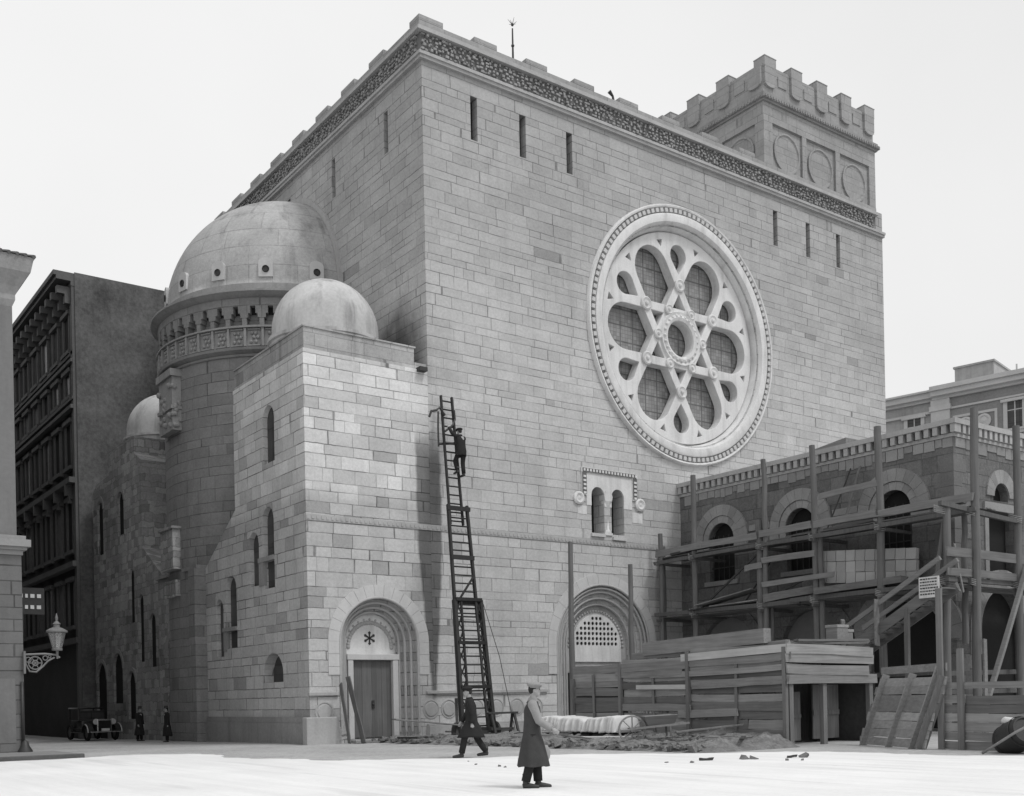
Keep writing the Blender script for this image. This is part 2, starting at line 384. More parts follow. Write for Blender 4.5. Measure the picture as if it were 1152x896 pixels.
# ------------------------------------------------------------------ SYNAGOGUE
syn = empty('synagogue', (0,0,0), 'big pale stone synagogue with rose window, battlements and a domed apse', 'synagogue')
XM, XR, YB = 5.1, 33.8, 24.6
RC = (18.8, 17.6)
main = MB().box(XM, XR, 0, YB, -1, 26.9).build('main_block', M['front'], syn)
slits = [7.45, 9.82, 12.24, 25.15, 27.61, 30.01]
cA = MB()
for x in slits: cA.prism([(x-.16,23.2),(x+.16,23.2),(x+.16,24.9),(x-.16,24.9)], 'y', -.5, .7)
lsl = [2.75, 7.3, 11.8]
cA2 = MB()
for y in lsl: cA2.prism([(y-.16,23.2),(y+.16,23.2),(y+.16,24.85),(y-.16,24.85)], 'x', XM-.5, XM+.7)
cR = MB().prism(circ(*RC, 4.9, 64), 'y', -.5, 1.3)
cB = MB().prism(archpoly(13.41, .36, 8.36, 9.95), 'y', -.5, .95).prism(archpoly(14.53, .36, 8.36, 9.95), 'y', -.5, .95)
def portal_cut(cx, zs, z0, rs):
    return [MB().prism(archpoly(cx, r, z0-.02*i, zs, 24), 'y', -.6, d) for i, (r, d) in enumerate(rs)]
P2 = (13.62, 3.62)
p2 = portal_cut(P2[0], P2[1], .12, [(2.55,.14),(2.25,.26),(2.0,.4),(1.75,.62)])
cut(main, [cA, cA2, cR, cB]+p2)
for x in slits:
    o = MB().box(x-.155, x+.155, .35, .38, 23.21, 24.89).build('slit_window', M['void'], syn)
for y in lsl:
    MB().box(XM+.35, XM+.38, y-.155, y+.155, 23.21, 24.84).build('slit_window', M['void'], syn)

# cornice with carved frieze, on the front and on the street side
def runs(fn):  # front along +x at y=0 ; side along +y at x=XM
    fn('front'); fn('side')
co_ = MB(); fr = MB(); pa = MB(); bead = MB()
def both(mb, out, z0, z1, inn=.05):
    mb.box(XM-out, XR+.02 if z1 < 25.9 else XR-.75, -out, inn, z0, z1); mb.box(XM-out, XM+inn, inn+.003, YB, z0, z1)
both(co_, .14, 25.58, 25.7); both(co_, .2, 25.7, 25.82)
both(co_, .12, 25.823, 26.5)
both(co_, .33, 26.503, 26.62); both(co_, .27, 26.623, 26.7)
co_.build('cornice', M['trim'], syn)
k = 0
for row, z in enumerate((25.86, 25.99, 26.12, 26.25, 26.38)):
    x = XM-.1+(row % 2)*.11
    while x < XR-1.0:
        j = random.uniform(-.02,.02)
        a_, w_r = x+random.uniform(-.05,.05), random.uniform(.06,.15); fr.box(a_, a_+w_r, -.26+random.uniform(0,.09), -.115, z+j, z+random.uniform(.05,.105)+j); x += random.uniform(.18,.25)
    y = .1+(row % 2)*.16
    while y < YB-.2:
        fr.box(XM-.26+random.uniform(0,.09), XM-.115, y+random.uniform(-.05,.0), y+random.uniform(.05,.14), z, z+random.uniform(.05,.105)); y += random.uniform(.18,.25)
k = len(fr.f); both(fr, .125, 25.826, 26.497); fr.build('carved_frieze', M['frieze'], syn, second=(k, plain('frieze_shadow_stone', .15, .3, 2)))
both(pa, .2, 26.703, 26.93, .5)
x = XM-.2; 
while x < 24:
    pa.box(x, x+1.08, -.2, .5, 26.932, 27.15); x += 2.51
y = 2.5
while y < YB-1:
    pa.box(XM-.2, XM+.5, y, y+1.2, 26.932, 27.15); y += 2.42
pa.build('parapet', M['tower'], syn, bevel=.02)
MB().tube([(9.75,.45,26.9),(9.75,.45,28.6)], [.05,.03], 8).sphere((9.75,.45,27.9), .07, 8, 6).sphere((9.75,.45,28.75), .06, 10, 6).build('lightning_rod', M['iron'], syn)
rod_t = MB()
for k in range(7): rod_t.tube([(9.75,.45,28.75),(9.75+.18*cos(k*.9),.45+.18*sin(k*.9),28.85+.1*(k % 2))], [.014,.006], 5)
rod_t.build('rod_spikes', M['iron'], syn)
MB().tube([(15.0,.2,26.9),(14.9,.2,27.35),(14.7,.2,27.5)], [.06,.05,.09], 8).build('gutter_bracket', M['iron'], syn)

# tower on the right
TX0, TX1, TY0, TY1 = 24.8, 33.72, .3, 9.2
tw = MB().box(TX0, TX1, TY0, TY1, 26.5, 30.3).build('tower', M['tower'], syn)
tc = MB()
for a, b in ((25.45,27.7),(28.02,30.35),(30.72,33.2)): tc.box(a, b, TY0-.3, TY0+.12, 27.0, 29.4)
for a, b in ((.85,3.0),(3.5,5.7),(6.2,8.4)): tc.box(TX0-.3, TX0+.12, a, b, 27.0, 29.4)
cut(tw, [tc])
for a, b in ((25.45,27.7),(28.02,30.35),(30.72,33.2)):
    m = MB(); c = ((a+b)/2, 28.2)
    m.lathe([(.98,TY0+.115),(.98,TY0+.03),(.9,TY0+.03),(.86,TY0+.09),(0,TY0+.09)], c, 40, axis='y')
    m.build('tower_roundel', M['tower'], tw, True, auto=35)
for a, b in ((.85,3.0),(3.5,5.7),(6.2,8.4)):
    m = MB(); c = ((a+b)/2, 28.2)
    m.lathe([(.95,TX0+.115),(.95,TX0+.03),(.87,TX0+.03),(.83,TX0+.09),(0,TX0+.09)], c, 40, axis='x')
    m.build('tower_roundel', M['tower'], tw, True, auto=35)
m = MB()
for o, z0, z1 in ((.1,30.303,30.4),(.2,30.4,30.55),(.12,30.55,30.7)): m.box(TX0-o, TX1+o, TY0-o, TY1+o, z0, z1)
x = TX0-.1
while x < TX1: m.box(x, x+.1, TY0-.24, TY0-.15, 30.42, 30.53); x += .2
y = TY0
while y < TY1: m.box(TX0-.24, TX0-.15, y, y+.1, 30.42, 30.53); y += .2
m.build('tower_moulding', M['trimdark'], tw)
m = MB().box(TX0+.06, TX1-.06, TY0+.06, TY0+.6, 30.703, 32.2).box(TX0+.06, TX0+.6, TY0+.603, TY1, 30.703, 32.2).box(TX1-.6, TX1-.06, TY0+.603, TY1, 30.703, 32.2)
def tongue(c, w, plane, d0, d1):
    m.prism([(c-w/2, 32.0), (c-w/2, 31.35)]+[(c-w/2*cos(pi*k/8), 31.25-.18*sin(pi*k/8)) for k in range(1, 8)]+[(c+w/2, 31.35), (c+w/2, 32.0)], plane, d0, d1)
xs = [TX0+.5+i*(TX1-TX0-1.0)/4 for i in range(5)]
for i, c in enumerate(xs):
    tongue(c, .8, 'y', TY0-.07, TY0+.1)
    m.box(c-.42, c+.42, TY0-.072, TY0+.62, 32.003, 32.5)
    m.box(c-.44, c+.44, TY0-.09, TY0+.63, 32.503, 32.54)
for i in range(4):
    c = (xs[i]+xs[i+1])/2; m.box(c-.32, c+.32, TY0+.02, TY0+.1, 31.35, 31.85)
ys = [TY0+.5+i*2.05 for i in range(5)]
for c in ys:
    tongue(c, .8, 'x', TX0-.07, TX0+.1)
    if c > 1: m.box(TX0-.072, TX0+.62, c-.42, c+.42, 32.003, 32.5); m.box(TX0-.09, TX0+.63, c-.44, c+.44, 32.503, 32.54)
for i in range(4):
    c = (ys[i]+ys[i+1])/2; m.box(TX0+.02, TX0+.1, c-.32, c+.32, 31.35, 31.85)
m.build('tower_battlement', M['tower'], tw)

# rose window
ring = MB().lathe([(5.82,.06),(5.8,-.12),(5.75,-.17),(5.68,-.15),(5.64,-.03),(5.42,-.03),(5.4,-.15),(5.34,-.18),(5.05,-.14),(4.88,.1),(4.8,.34),(4.72,.6),(4.72,1.05)], RC, 96, axis='y')
rw = ring.build('rose_window', M['white'], syn, True, auto=40)
b = MB()
for k in range(120):
    t = 2*pi*k/120; i0 = len(b.v); b.box(5.45, 5.62, -.16, -.035, -.085, .085)
    b.xf(Matrix.Translation((RC[0], 0, RC[1])) @ Matrix.Rotation(-t, 4, 'Y'), i0)
k = len(b.f); b.lathe([(5.425,-.03),(5.425,-.045),(5.638,-.045),(5.638,-.03)], RC, 96, axis='y'); b.build('bead_ring', M['pale'], rw, second=(k, M['frieze']))
tr = MB().prism(circ(*RC, 4.74, 96), 'y', .32, .8).build('tracery', M['white'], rw)
Rt, w_ = 2.42, .19; ap = Rt/2; th = ap-w_
hol = MB()
def loc2(a, s, t): return (RC[0]+s*cos(a)-t*sin(a), RC[1]+s*sin(a)+t*cos(a))
for k in range(6):
    a = k*pi/3
    pts = [((ap+w_)/.866, 0), ((ap+w_+.5*th)/.866, th)]
    arc = [(3.3+th*1.0*sin(q*pi/14), th*cos(q*pi/14)) for q in range(15)]
    poly = [((ap+w_)/.866, 0), ((ap+w_+.5*th)/.866, -th)]+[(s, -t) for s, t in arc]+[((ap+w_+.5*th)/.866, th)]
    poly = poly[:2]+[(s, -t) for s, t in arc]+[((ap+w_+.5*th)/.866, th)]
    hol.prism([loc2(a, s, t) for s, t in poly], 'y', .2, .95)
    # small drop between the crossing ribs
    a2 = a+pi/6; apx = Rt+2*w_; aa = .98; cc = apx+aa; rr = aa*.5
    drop = [(apx+.12, 0)]+[(cc+rr*cos(q), rr*sin(q)) for q in [radians(-120+240*i/16) for i in range(17)]]
    hol.prism([loc2(a2, s, t) for s, t in drop], 'y', .2, .95)
    # star points
    b0 = ap+w_*.8; tipp = Rt-2*w_; hb = (tipp-b0)*.577
    hol.prism([loc2(a2, tipp, 0), loc2(a2, b0, hb), loc2(a2, b0, -hb)], 'y', .2, .95)
    for sg in (-1, 1):
        a3 = a2+sg*radians(15.2)
        hol.prism([loc2(a3, 4.12, 0), loc2(a3, 4.42, .17), loc2(a3, 4.42, -.17)], 'y', .2, .95)
hol.prism(circ(*RC, .8, 32), 'y', .2, .95)
cut(tr, [hol])
m = tr.modifiers.new('b', 'BEVEL'); m.width = .05; m.segments = 2; m.limit_method = 'ANGLE'; m.angle_limit = radians(50); bake(tr)
for k in range(6):
    for r, a, s in ((Rt, k*pi/3+pi/6, .3), (Rt/sqrt(3), k*pi/3, .24)):
        c = (RC[0]+r*cos(a), RC[1]+r*sin(a))
        nb = MB().lathe([(s,.33),(s,.24),(s*.8,.2),(s*.6,.24),(s*.35,.24),(s*.25,.17),(0,.15)], c, 18, axis='y'); nb.build('tracery_boss', M['white'], rw, True, auto=40)
cr = MB().lathe([(.8,.4),(.82,.26),(.95,.2),(1.08,.26),(1.2,.22),(1.26,.33)], RC, 48, axis='y')
for k in range(24):
    a = k*pi/12; cr.sphere((RC[0]+1.02*cos(a), .24, RC[1]+1.02*sin(a)), .07, 8, 6)
cr.build('centre_ring', M['white'], rw, True, auto=40)
MB().prism(circ(*RC, 4.74, 64), 'y', .86, .88).build('stained_glass', M['rose'], rw)

# twin window with label mould
bw = MB().prism([(12.79,9.5),(15.36,9.5),(15.36,10.855),(12.79,10.855)], 'y', -.02, .06).build('twin_window', M['white'], syn)
cut(bw, [MB().prism(archpoly(13.41, .355, 8.36, 9.95), 'y', -.5, .5), MB().prism(archpoly(14.53, .355, 8.36, 9.95), 'y', -.5, .5)])
MB().box(12.3,12.79,-.012,.04,9.1,9.45).build('fresh_block', M['white'], bw); MB().box(15.36,15.95,-.012,.04,8.95,9.4).build('fresh_block', M['white'], bw)
MB().prism([(13.78,9.75),(14.16,9.75),(14.2,9.95),(14.1,10.2),(13.84,10.2),(13.74,9.95)], 'y', -.06, .3).build('impost_block', M['white'], bw)
fm = MB().box(12.5, 15.65, -.06, .05, 10.858, 11.06).box(12.52, 12.78, -.063, .05, 9.9, 10.857).box(15.37, 15.63, -.063, .05, 9.9, 10.857)
for cx in (12.35, 15.8): fm.lathe([(.28,.04),(.28,-.08),(.2,-.12),(.1,-.08),(0,-.1)], (cx, 9.75), 20, axis='y')
x = 12.6
while x < 15.5: fm.box(x, x+.09, -.1, -.055, 10.9, 11.01); x += .17
for z in [9.95+.17*i for i in range(5)]:
    fm.box(12.58, 12.72, -.1, -.058, z, z+.09); fm.box(15.43, 15.57, -.1, -.058, z, z+.09)
k = len(fm.f)
fm.box(12.56,15.59,-.075,-.055,10.875,11.035).box(12.535,12.765,-.078,-.055,9.95,10.86).box(15.385,15.615,-.078,-.055,9.95,10.86)
fm.build('label_mould', M['white'], bw, second=(k, M['annexdark']))
MB().lathe([(.2,8.4),(.2,8.5),(.15,8.56),(.13,9.4),(.15,9.44),(.2,9.6),(.24,9.75)], (13.97,.14), 20).box(13.75,14.19,-.05,.36,8.3,8.4).build('column', M['white'], bw, True, auto=40)
MB().box(13.0,13.75,-.1,.9,8.2,8.33).box(14.19,14.95,-.1,.9,8.12,8.25).build('sill', M['pale'], bw)
MB().box(13.05,13.77,.7,.74,8.3,10.35).box(14.15,14.92,.7,.74,8.3,10.35).build('pane', M['void'], bw)

# string course and plinth
m = MB().box(-.02, 18.0, -.03, .02, 7.85, 8.06)
x = 0
while x < 17.9: m.box(x, x+.1, -.05, -.028, 7.9, 8.0); x += .19
m.build('string_course', M['trim'], syn)
for a, b in ((-.06,1.1),(4.75,10.5),(16.75,18.2)):
    MB().box(a, b, -.22, .05, -.5, .5).box(a, b, -.16, .04, .5, .58).build('plinth', M['trim'], syn, bevel=.015)
    MB().box(a, b, -.1, .05, 1.7, 1.82).build('plinth_moulding', M['trim'], syn, bevel=.015)
MB().box(-.3,.95,-.35,.0,-.5,.95).build('pedestal', M['trim'], syn, bevel=.03)
for x in (.55, 4.95, 5.75, 7.0, 7.95, 8.95, 9.9):
    q = MB().lathe([(.36,.03),(.36,-.02),(.33,-.025),(.31,-.005),(.28,-.005),(.25,-.045),(0,-.05)], (x,1.12), 28, axis='y').build('roundel', M['trim'], syn, True, auto=40)

# near wing
prof = [(0,-1),(11.0,-1),(11.0,6.85),(9.75,7.2),(6.4,9.15),(6.4,13.85),(0,13.85)]
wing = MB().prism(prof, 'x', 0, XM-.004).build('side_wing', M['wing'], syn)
LW = [(3.05,.52,10.4,12.0),(3.23,.5,5.75,8.28),(4.6,.46,5.95,7.55),(6.97,.55,3.7,6.05),(8.25,.4,3.4,5.35),(3.03,.88,2.24,2.55)]
wc = MB(); 
for c, h, z0, zs in LW: wc.prism(archpoly(c, h, z0, zs, rise=h if c != 3.03 else .78), 'x', -.5, .42 if c != 3.03 else .62)
P1 = (2.82, 3.62)
p1 = portal_cut(P1[0], P1[1], .12, [(1.6,.22),(1.42,.4),(1.26,.58),(1.1,.8)])
cut(wing, [wc]+p1)
for c, h, z0, zs in LW:
    o = MB().prism(archpoly(c, h-.005, z0+.005, zs, rise=(h-.01) if c != 3.03 else .77), 'x', .19 if c != 3.03 else .4, .22 if c != 3.03 else .43).build('arched_window', M['pane'], syn)
    if z0 > 3 and c != 3.05: MB().arcring(c, zs, h+.01, h+.3, 'x', -.012, .05, n=9).build('window_surround', M['wing'], o)
for q in (MB().box(-.06,.2,2.73,4.15,6.78,6.95).box(-.03,.12,3.72,4.12,5.9,6.779), MB().box(-.06,.2,6.42,7.85,4.4,4.55).box(-.03,.12,7.5,7.83,3.6,4.399)): q.build('window_impost', M['trimdark'], syn)
mp = MB().box(.06, 4.55, .06, 6.35, 13.853, 14.62).box(.02, 4.6, .02, 6.38, 14.623, 14.68).box(4.553, XM-.003, .05, 1.6, 13.853, 14.1)
mp.build('wing_parapet', M['wingtop'], syn)
MB().box(4.62, 4.95, -.25, .05, 13.75, 13.9).build('gutter_spout', M['iron'], syn)
def small_dome(cy):
    pr = [(2.12,14.6),(2.12,15.05),(2.2,15.08),(2.2,15.2),(2.04,15.24)]+[(2.03*cos(t), 15.6+2.03*sin(t)) for t in [radians(4.5*i) for i in range(21)]]
    return MB().lathe(pr, (2.45, cy), 64).build('small_dome', M['dome'], syn, True, auto=40)
small_dome(3.1)
m = MB().box(-.1, .02, 0, 11.0, .75, .95).box(-.14, .02, -.1, 10.9, -.9, .747); m.build('side_plinth', M['trimdark'], syn)

def portal(cx, zs, name, rings, depth, rdoor, dw, dh, outer):
    p = MB().arcring(cx, zs, outer[0], outer[1], 'y', -.03, .1, n=15, legs=1.2).build(name, M['pale'], syn)
    tor = MB()
    for r, d in rings:    # rolls on the arrises of the stepped arch
        pts = [(cx-r, d, .3), (cx-r, d, zs*.5)]+[(cx-r*cos(t), d, zs+r*sin(t)) for t in [pi*i/28 for i in range(29)]]+[(cx+r, d, zs*.5), (cx+r, d, .3)]
        tor.tube(pts, .055, 8)
    tor.build('arch_mouldings', M['trim'], p, True, auto=60)
    return p
po = portal(P1[0], P1[1], 'portal', [(1.61,-.01),(1.44,.22),(1.28,.4),(1.12,.58)], .8, 1, 0, 0, (1.63, 2.08))
# tympanum, lintel, door
MB().prism(archpoly(P1[0], 1.09, 2.98, P1[1], 24), 'y', .74, .79).build('tympanum', M['white'], po)
orn = MB()
for i in range(27):
    t = pi*i/26; orn.sphere((P1[0]-.9*cos(t), .74, P1[1]-.15+.9*sin(t)), (.085,.06,.085), 8, 6)
    if i % 2: orn.sphere((P1[0]-1.02*cos(t), .745, P1[1]-.15+1.02*sin(t)), (.05,.04,.05), 8, 6)
orn.build('carved_garland', M['trim'], po, True)
st = MB()
for k in range(6):
    a = k*pi/3+pi/6; d = Vector((cos(a), sin(a))); nn = Vector((-d.y, d.x)); c = Vector((P1[0]-.02, P1[1]+.18))
    pl = [c+nn*.02, c+d*.16+nn*.035, c+d*.2+nn*.06, c+d*.26, c+d*.2-nn*.06, c+d*.16-nn*.035, c-nn*.02]
    st.prism([(q.x, q.y) for q in pl], 'y', .725, .745)
st.build('star_ornament', M['iron'], po)
dj = MB().box(1.78,2.0,.5,.8,.1,2.98).box(3.64,3.87,.5,.8,.1,2.98).box(1.74,3.91,.48,.8,2.983,3.2)
dj.build('door_frame', M['pale'], po, bevel=.02)
dd = MB()
for i in range(8):
    dd.box(2.003+i*.2045, 2.003+i*.2045+.2, .66+(.006 if i % 2 else 0), .72, .15, 2.98)
dd = dd.build('door', M['door'], po); MB().sphere((2.85,.64,1.35), .06, 10, 8).box(2.8,2.9,.62,.67,1.2,1.5).build('door_handle', M['iron'], dd)
MB().box(1.5,4.2,-.5,.5,-.3,.1).box(1.2,4.4,-.9,-.5,-.3,.0).build('door_step', M['trimdark'], po, bevel=.02)
po2 = portal(P2[0], P2[1], 'portal', [(2.56,-.01),(2.42,.06),(2.27,.14),(2.02,.26),(1.77,.4)], 1.1, 1, 0, 0, (2.58, 3.02))
MB().prism(archpoly(P2[0], 1.74, 2.5, P2[1], 24), 'y', .54, .6).build('tympanum_wall', M['trim'], po2)
lat = MB().prism(archpoly(P2[0], 1.36, 2.95, P2[1], 28), 'y', .47, .53).build('lattice_screen', M['white'], po2)
lh = MB()
for r in range(6):
    for c in range(-6, 7):
        x = P2[0]+c*.215; z = P2[1]+.1+r*.215
        if sqrt((x-P2[0])**2+(z-P2[1])**2) < 1.24: lh.prism(circ(x, z, .08, 10), 'y', .44, .525)
cut(lat, [lh])
vm_ = MB()
for r in range(6):
    for c in range(-6, 7):
        x = P2[0]+c*.215; z = P2[1]+.1+r*.215
        if sqrt((x-P2[0])**2+(z-P2[1])**2) < 1.24: vm_.prism(circ(x, z, .078, 10), 'y', .515, .522)
vm_.build('lattice_void', M['void'], lat)
ar = MB()
for i in range(31):
    t = pi*i/30; ar.sphere((P2[0]-1.5*cos(t), .53, P2[1]+1.5*sin(t)), (.07,.05,.07), 8, 6)
ar.build('carved_garland', M['trim'], po2, True)
MB().box(11.9,15.34,.5,.55,.1,2.48).build('door', M['void'], po2)

# far wing (rougher, not yet faced)
fp = [(13.6,-1),(26.7,-1),(26.7,13.1),(25.9,13.5),(23.6,13.6),(23.55,14.7),(19.2,14.75),(19.2,13.9),(18.2,13.4),(18.2,9.15),(14.85,7.2),(13.6,6.85)]
fw = MB().prism(fp, 'x', .02, XM-.004).build('rear_wing', M['rough'], syn)
FW = [(21.6,.5,10.2,11.9),(25.3,.52,9.6,12.0),(20.0,.4,5.6,7.9),(18.6,.4,3.6,6.5),(16.9,.45,3.3,5.4),(22.6,.8,1.6,3.4),(20.3,.6,.8,2.6),(25.6,.9,-.3,2.9)]
fc = MB()
for c, h, z0, zs in FW: fc.prism(archpoly(c, h, z0, zs), 'x', -.5, .4)
cut(fw, [fc])
for c, h, z0, zs in FW:
    o = MB().prism(archpoly(c, h-.006, z0+.006, zs), 'x', .14, .17).build('arched_window', M['void'], syn)
    if c > 20: MB().arcring(c, zs, h+.01, h+.22, 'x', -.01, .06, n=7).build('window_surround', M['trimdark'], o)
small_dome(21.4)

# apse
AC = (5.1, 12.3); A0, A1 = pi/2-.06, 3*pi/2+.06
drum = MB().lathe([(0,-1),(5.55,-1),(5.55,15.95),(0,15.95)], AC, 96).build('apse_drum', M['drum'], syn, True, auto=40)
MB().lathe([(5.5,15.93),(5.62,15.95),(5.66,16.02),(5.6,16.06),(5.7,16.1),(5.82,16.16),(5.86,16.26),(5.72,16.28),(5.72,17.06),(5.86,17.07),(5.86,17.14),(5.6,17.15)], AC, 128).build('apse_moulding', M['trimdark'], syn, True, auto=40)
gal = MB().lathe([(0,17.12),(5.74,17.12),(5.78,18.32),(0,18.32)], AC, 128).build('apse_gallery', M['drum'], syn, True, auto=40)
nc = MB(); NP = [(-.27,17.2),(.27,17.2),(.27,17.5),(.2,17.5),(.2,17.68),(.11,17.68),(.11,17.98),(-.11,17.98),(-.11,17.68),(-.2,17.68),(-.2,17.5),(-.27,17.5)]
ob = MB(); opil = MB()
for k in range(25):
    a = radians(92+176*k/24)
    Mx = Matrix.Translation((AC[0], AC[1], 0)) @ Matrix.Rotation(a, 4, 'Z')
    i0 = len(nc.v); nc.prism(NP, 'x', 5.4, 6.2); nc.xf(Mx, i0)
    i0 = len(ob.v)
    ob.box(5.7, 5.82, -.38, -.28, 16.3, 17.05)
    for (yy, zz) in ((-.08,16.5),(.1,16.85),(.12,16.5),(-.06,16.86),(.02,16.68),(.2,16.68)): ob.sphere((5.73, yy, zz), (.07,.075,.085), 8, 6)
    ob.box(5.715, 5.78, -.22, .3, 16.32, 16.37); ob.box(5.715, 5.78, -.22, .3, 16.98, 17.03)
    ob.xf(Mx, i0)
cut(gal, [nc])
ob.build('apse_frieze', M['trimdark'], syn)
vv = MB()
for k in range(25):
    a = radians(92+176*k/24); i0 = len(vv.v); vv.box(5.45, 5.5, -.1, .1, 17.7, 17.97)
    vv.xf(Matrix.Translation((AC[0], AC[1], 0)) @ Matrix.Rotation(a, 4, 'Z'), i0)
vv.build('gallery_opening', M['void'], syn)
MB().lathe([(5.6,18.3),(5.85,18.33),(5.96,18.42),(6.08,18.5),(6.08,18.58),(5.9,18.64),(5.58,18.66),(5.54,19.02),(5.3,19.05)], AC, 128).build('apse_cornice', M['trimdark'], syn, True, auto=35)
dome = MB().lathe([(5.42,18.9),(5.42,19.0)]+[(5.42*cos(t), 19.0+5.42*sin(t)) for t in [radians(3*i) for i in range(31)]], AC, 128).build('apse_dome', M['ddome'], syn, True)
for k in range(5):
    a = radians(-101.2-22.3*k); Mx = Matrix.Translation((AC[0], AC[1], 0)) @ Matrix.Rotation(a, 4, 'Z')
    q = MB().prism([(-.3,19.3),(.3,19.3),(.3,19.9)]+[(.3*cos(pi*i/8), 19.9+.2*sin(pi*i/8)) for i in range(1, 8)]+[(-.3,19.9)], 'x', 5.15, 5.47).xf(Mx).build('drain_block', M['pale'], dome)
    MB().lathe([(.15,5.3),(.15,5.5),(.13,5.52),(.1,5.48),(0,5.48)], (0,19.62), 16, axis='x').xf(Mx).build('drain_hole', M['iron'], dome)
MB().arcring(AC[1], 19.0, 5.43, 5.66, 'x', XM-.12, XM+.05, a0=-.12, a1=pi+.12, n=31, gap=.006).build('dome_arch', M['trim'], syn)
# porch of the apse and carved console
pc = MB().box(-.3, 3, 9.9, 15.0, -1, 7.2).build('apse_porch', M['rough'], syn)
cut(pc, [MB().prism(archpoly(12.9, 1.0, -.5, 3.6, 16), 'x', -1, .0), MB().prism(archpoly(12.9, .75, -.55, 3.4, 16), 'x', -1, .5)])
MB().prism(archpoly(12.9, .72, -.5, 3.4, 16), 'x', .3, .34).build('porch_door', M['void'], pc)
MB().arcring(12.9, 3.6, 1.01, 1.35, 'x', -.34, -.2, n=11).build('porch_arch', M['trimdark'], pc)
MB().box(-.4, 2.5, 9.8, 15.1, 7.203, 7.35).build('porch_coping', M['trimdark'], pc)
MB().box(-.5,.2,9.75,10.5,-.8,7.2).build('porch_pier', M['drum'], pc)
cs = MB().box(-.75, .6, 11.6, 13.2, 7.353, 9.1).box(-.82,.6,11.5,13.3,9.1,9.2)
for i in range(5): cs.box(-.62,-.28,11.7+.35*i,11.85+.35*i,6.2,6.9)
cs.build('corbel_block', M['rough'], syn)
pl = MB().box(-.75,-.3,11.3,13.0,13.3,15.9).box(-.85,-.3,11.2,13.1,15.6,15.9).box(-.82,-.3,11.25,13.05,14.2,14.35)
for i in range(12): pl.sphere((-.75+random.uniform(-.05,.05), 11.35+random.uniform(0,1.5), 13.5+random.uniform(0,2.0)), .13, 8, 6)
for i in range(12): pl.sphere((-.72+random.uniform(0,.35), 11.3, 13.5+random.uniform(0,2.0)), .11, 8, 6)
pl.build('carved_console', M['trimdark'], syn)

from mathutils import noise as MN
# ------------------------------------------------------------------ side building behind the scaffold
AX, AY, AZ = 18.28, -13.3, 10.3
ann = empty('side_building', (AX, AY, 0), 'low dark stone side building with arched windows behind the scaffold', 'building')
def rel(o, p): o.parent = p; o.matrix_parent_inverse = Matrix.Translation(-p.location); return o
def part(mb, name, mat, p, **k): return rel(mb.build(name, mat, None, **k), p)
aw = part(MB().box(AX, 34, AY, -.004, -1, AZ), 'wall', M['annex'], ann)
UW = [-2.45, -6.65, -10.9]; GW = [-2.7, -7.15, -11.3]
c1 = MB()
for y in UW: c1.prism(archpoly(y, .72, 6.35, 8.1), 'x', AX-.5, AX+.45)
for y in GW: c1.prism(archpoly(y, 1.5, .1, 3.25, 18), 'x', AX-.5, AX+.35)
c2 = MB().prism(archpoly(21.3, .5, 8.3, 8.45), 'y', AY-.5, AY+.4).prism([(20.4,5.6),(22.2,5.6),(22.2,7.9),(20.4,7.9)], 'y', AY-.5, AY+.5).prism(archpoly(21.3, 1.5, .1, 3.6, 18), 'y', AY-.5, AY+.6)
cut(aw, [c1, c2])
for y in UW:
    f = part(MB().arcring(y, 8.1, .725, 1.02, 'x', AX-.06, AX+.1, n=9, legs=.5).arcring(y, 8.1, 1.04, 1.5, 'x', AX-.1, AX+.1, n=11, legs=.5), 'arched_window', M['annextrim'], ann)
    part(MB().prism(archpoly(y, .715, 6.36, 8.1), 'x', AX+.3, AX+.34), 'pane', M['void'], f)
    part(MB().box(AX-.12, AX+.3, y-.95, y+.95, 6.15, 6.34), 'sill', M['annextrim'], f)
    b = MB()
    for k in range(5): b.box(AX+.12, AX+.15, y-.6+.3*k-.02, y-.6+.3*k+.02, 6.36, 8.3)
    for z in (6.9, 7.6): b.box(AX+.115, AX+.155, y-.7, y+.7, z, z+.04)
    part(b, 'window_bars', M['iron'], f)
for i, y in enumerate(GW):
    f = part(MB().arcring(y, 3.25, 1.51, 2.0 if i < 2 else 2.3, 'x', AX-.05, AX+.1, n=13), 'ground_arch', M['annex'] if i < 2 else M['annextrim'], ann)
    part(MB().prism(archpoly(y, 1.49, .1, 3.25, 18), 'x', AX+.2, AX+.24), 'arch_infill', plain('arch_infill_plaster', .17, .3, 1.5) if i < 2 else M['void'], f)
f = part(MB().arcring(21.3, 8.45, .51, 1.0, 'y', AY-.06, AY+.1, n=9), 'arched_window', M['annextrim'], ann)
part(MB().box(20.75, 21.85, AY+.3, AY+.33, 8.3, 9.0), 'pane', M['void'], f)
f = part(MB().box(20.15,20.39,AY-.05,AY+.1,5.4,8.1).box(22.21,22.45,AY-.05,AY+.1,5.4,8.1).box(20.1,22.5,AY-.08,AY+.1,7.91,8.2), 'window_frame', M['annextrim'], ann)
part(MB().box(20.41,22.19,AY+.35,AY+.38,5.6,7.9), 'pane', M['void'], f)
f = part(MB().arcring(21.3, 3.6, 1.51, 2.2, 'y', AY-.05, AY+.1, n=13, legs=.9), 'ground_arch', M['annextrim'], ann)
part(MB().prism(archpoly(21.3, 1.49, .1, 3.6, 18), 'y', AY+.4, AY+.43), 'arch_infill', M['void'], f)
m = MB().box(AX-.22, 34, AY-.22, -.01, 10.72, 10.9).box(AX-.06, 34, AY-.06, -.01, 10.303, 10.42)
y = AY-.18
while y < -.2: m.box(AX-.18, AX+.2, y, y+.18, 10.424, 10.717); y += .34
x = AX+.35
while x < 30: m.box(x, x+.18, AY-.18, AY+.2, 10.424, 10.717); x += .34
part(m, 'cornice', M['trim'], ann)
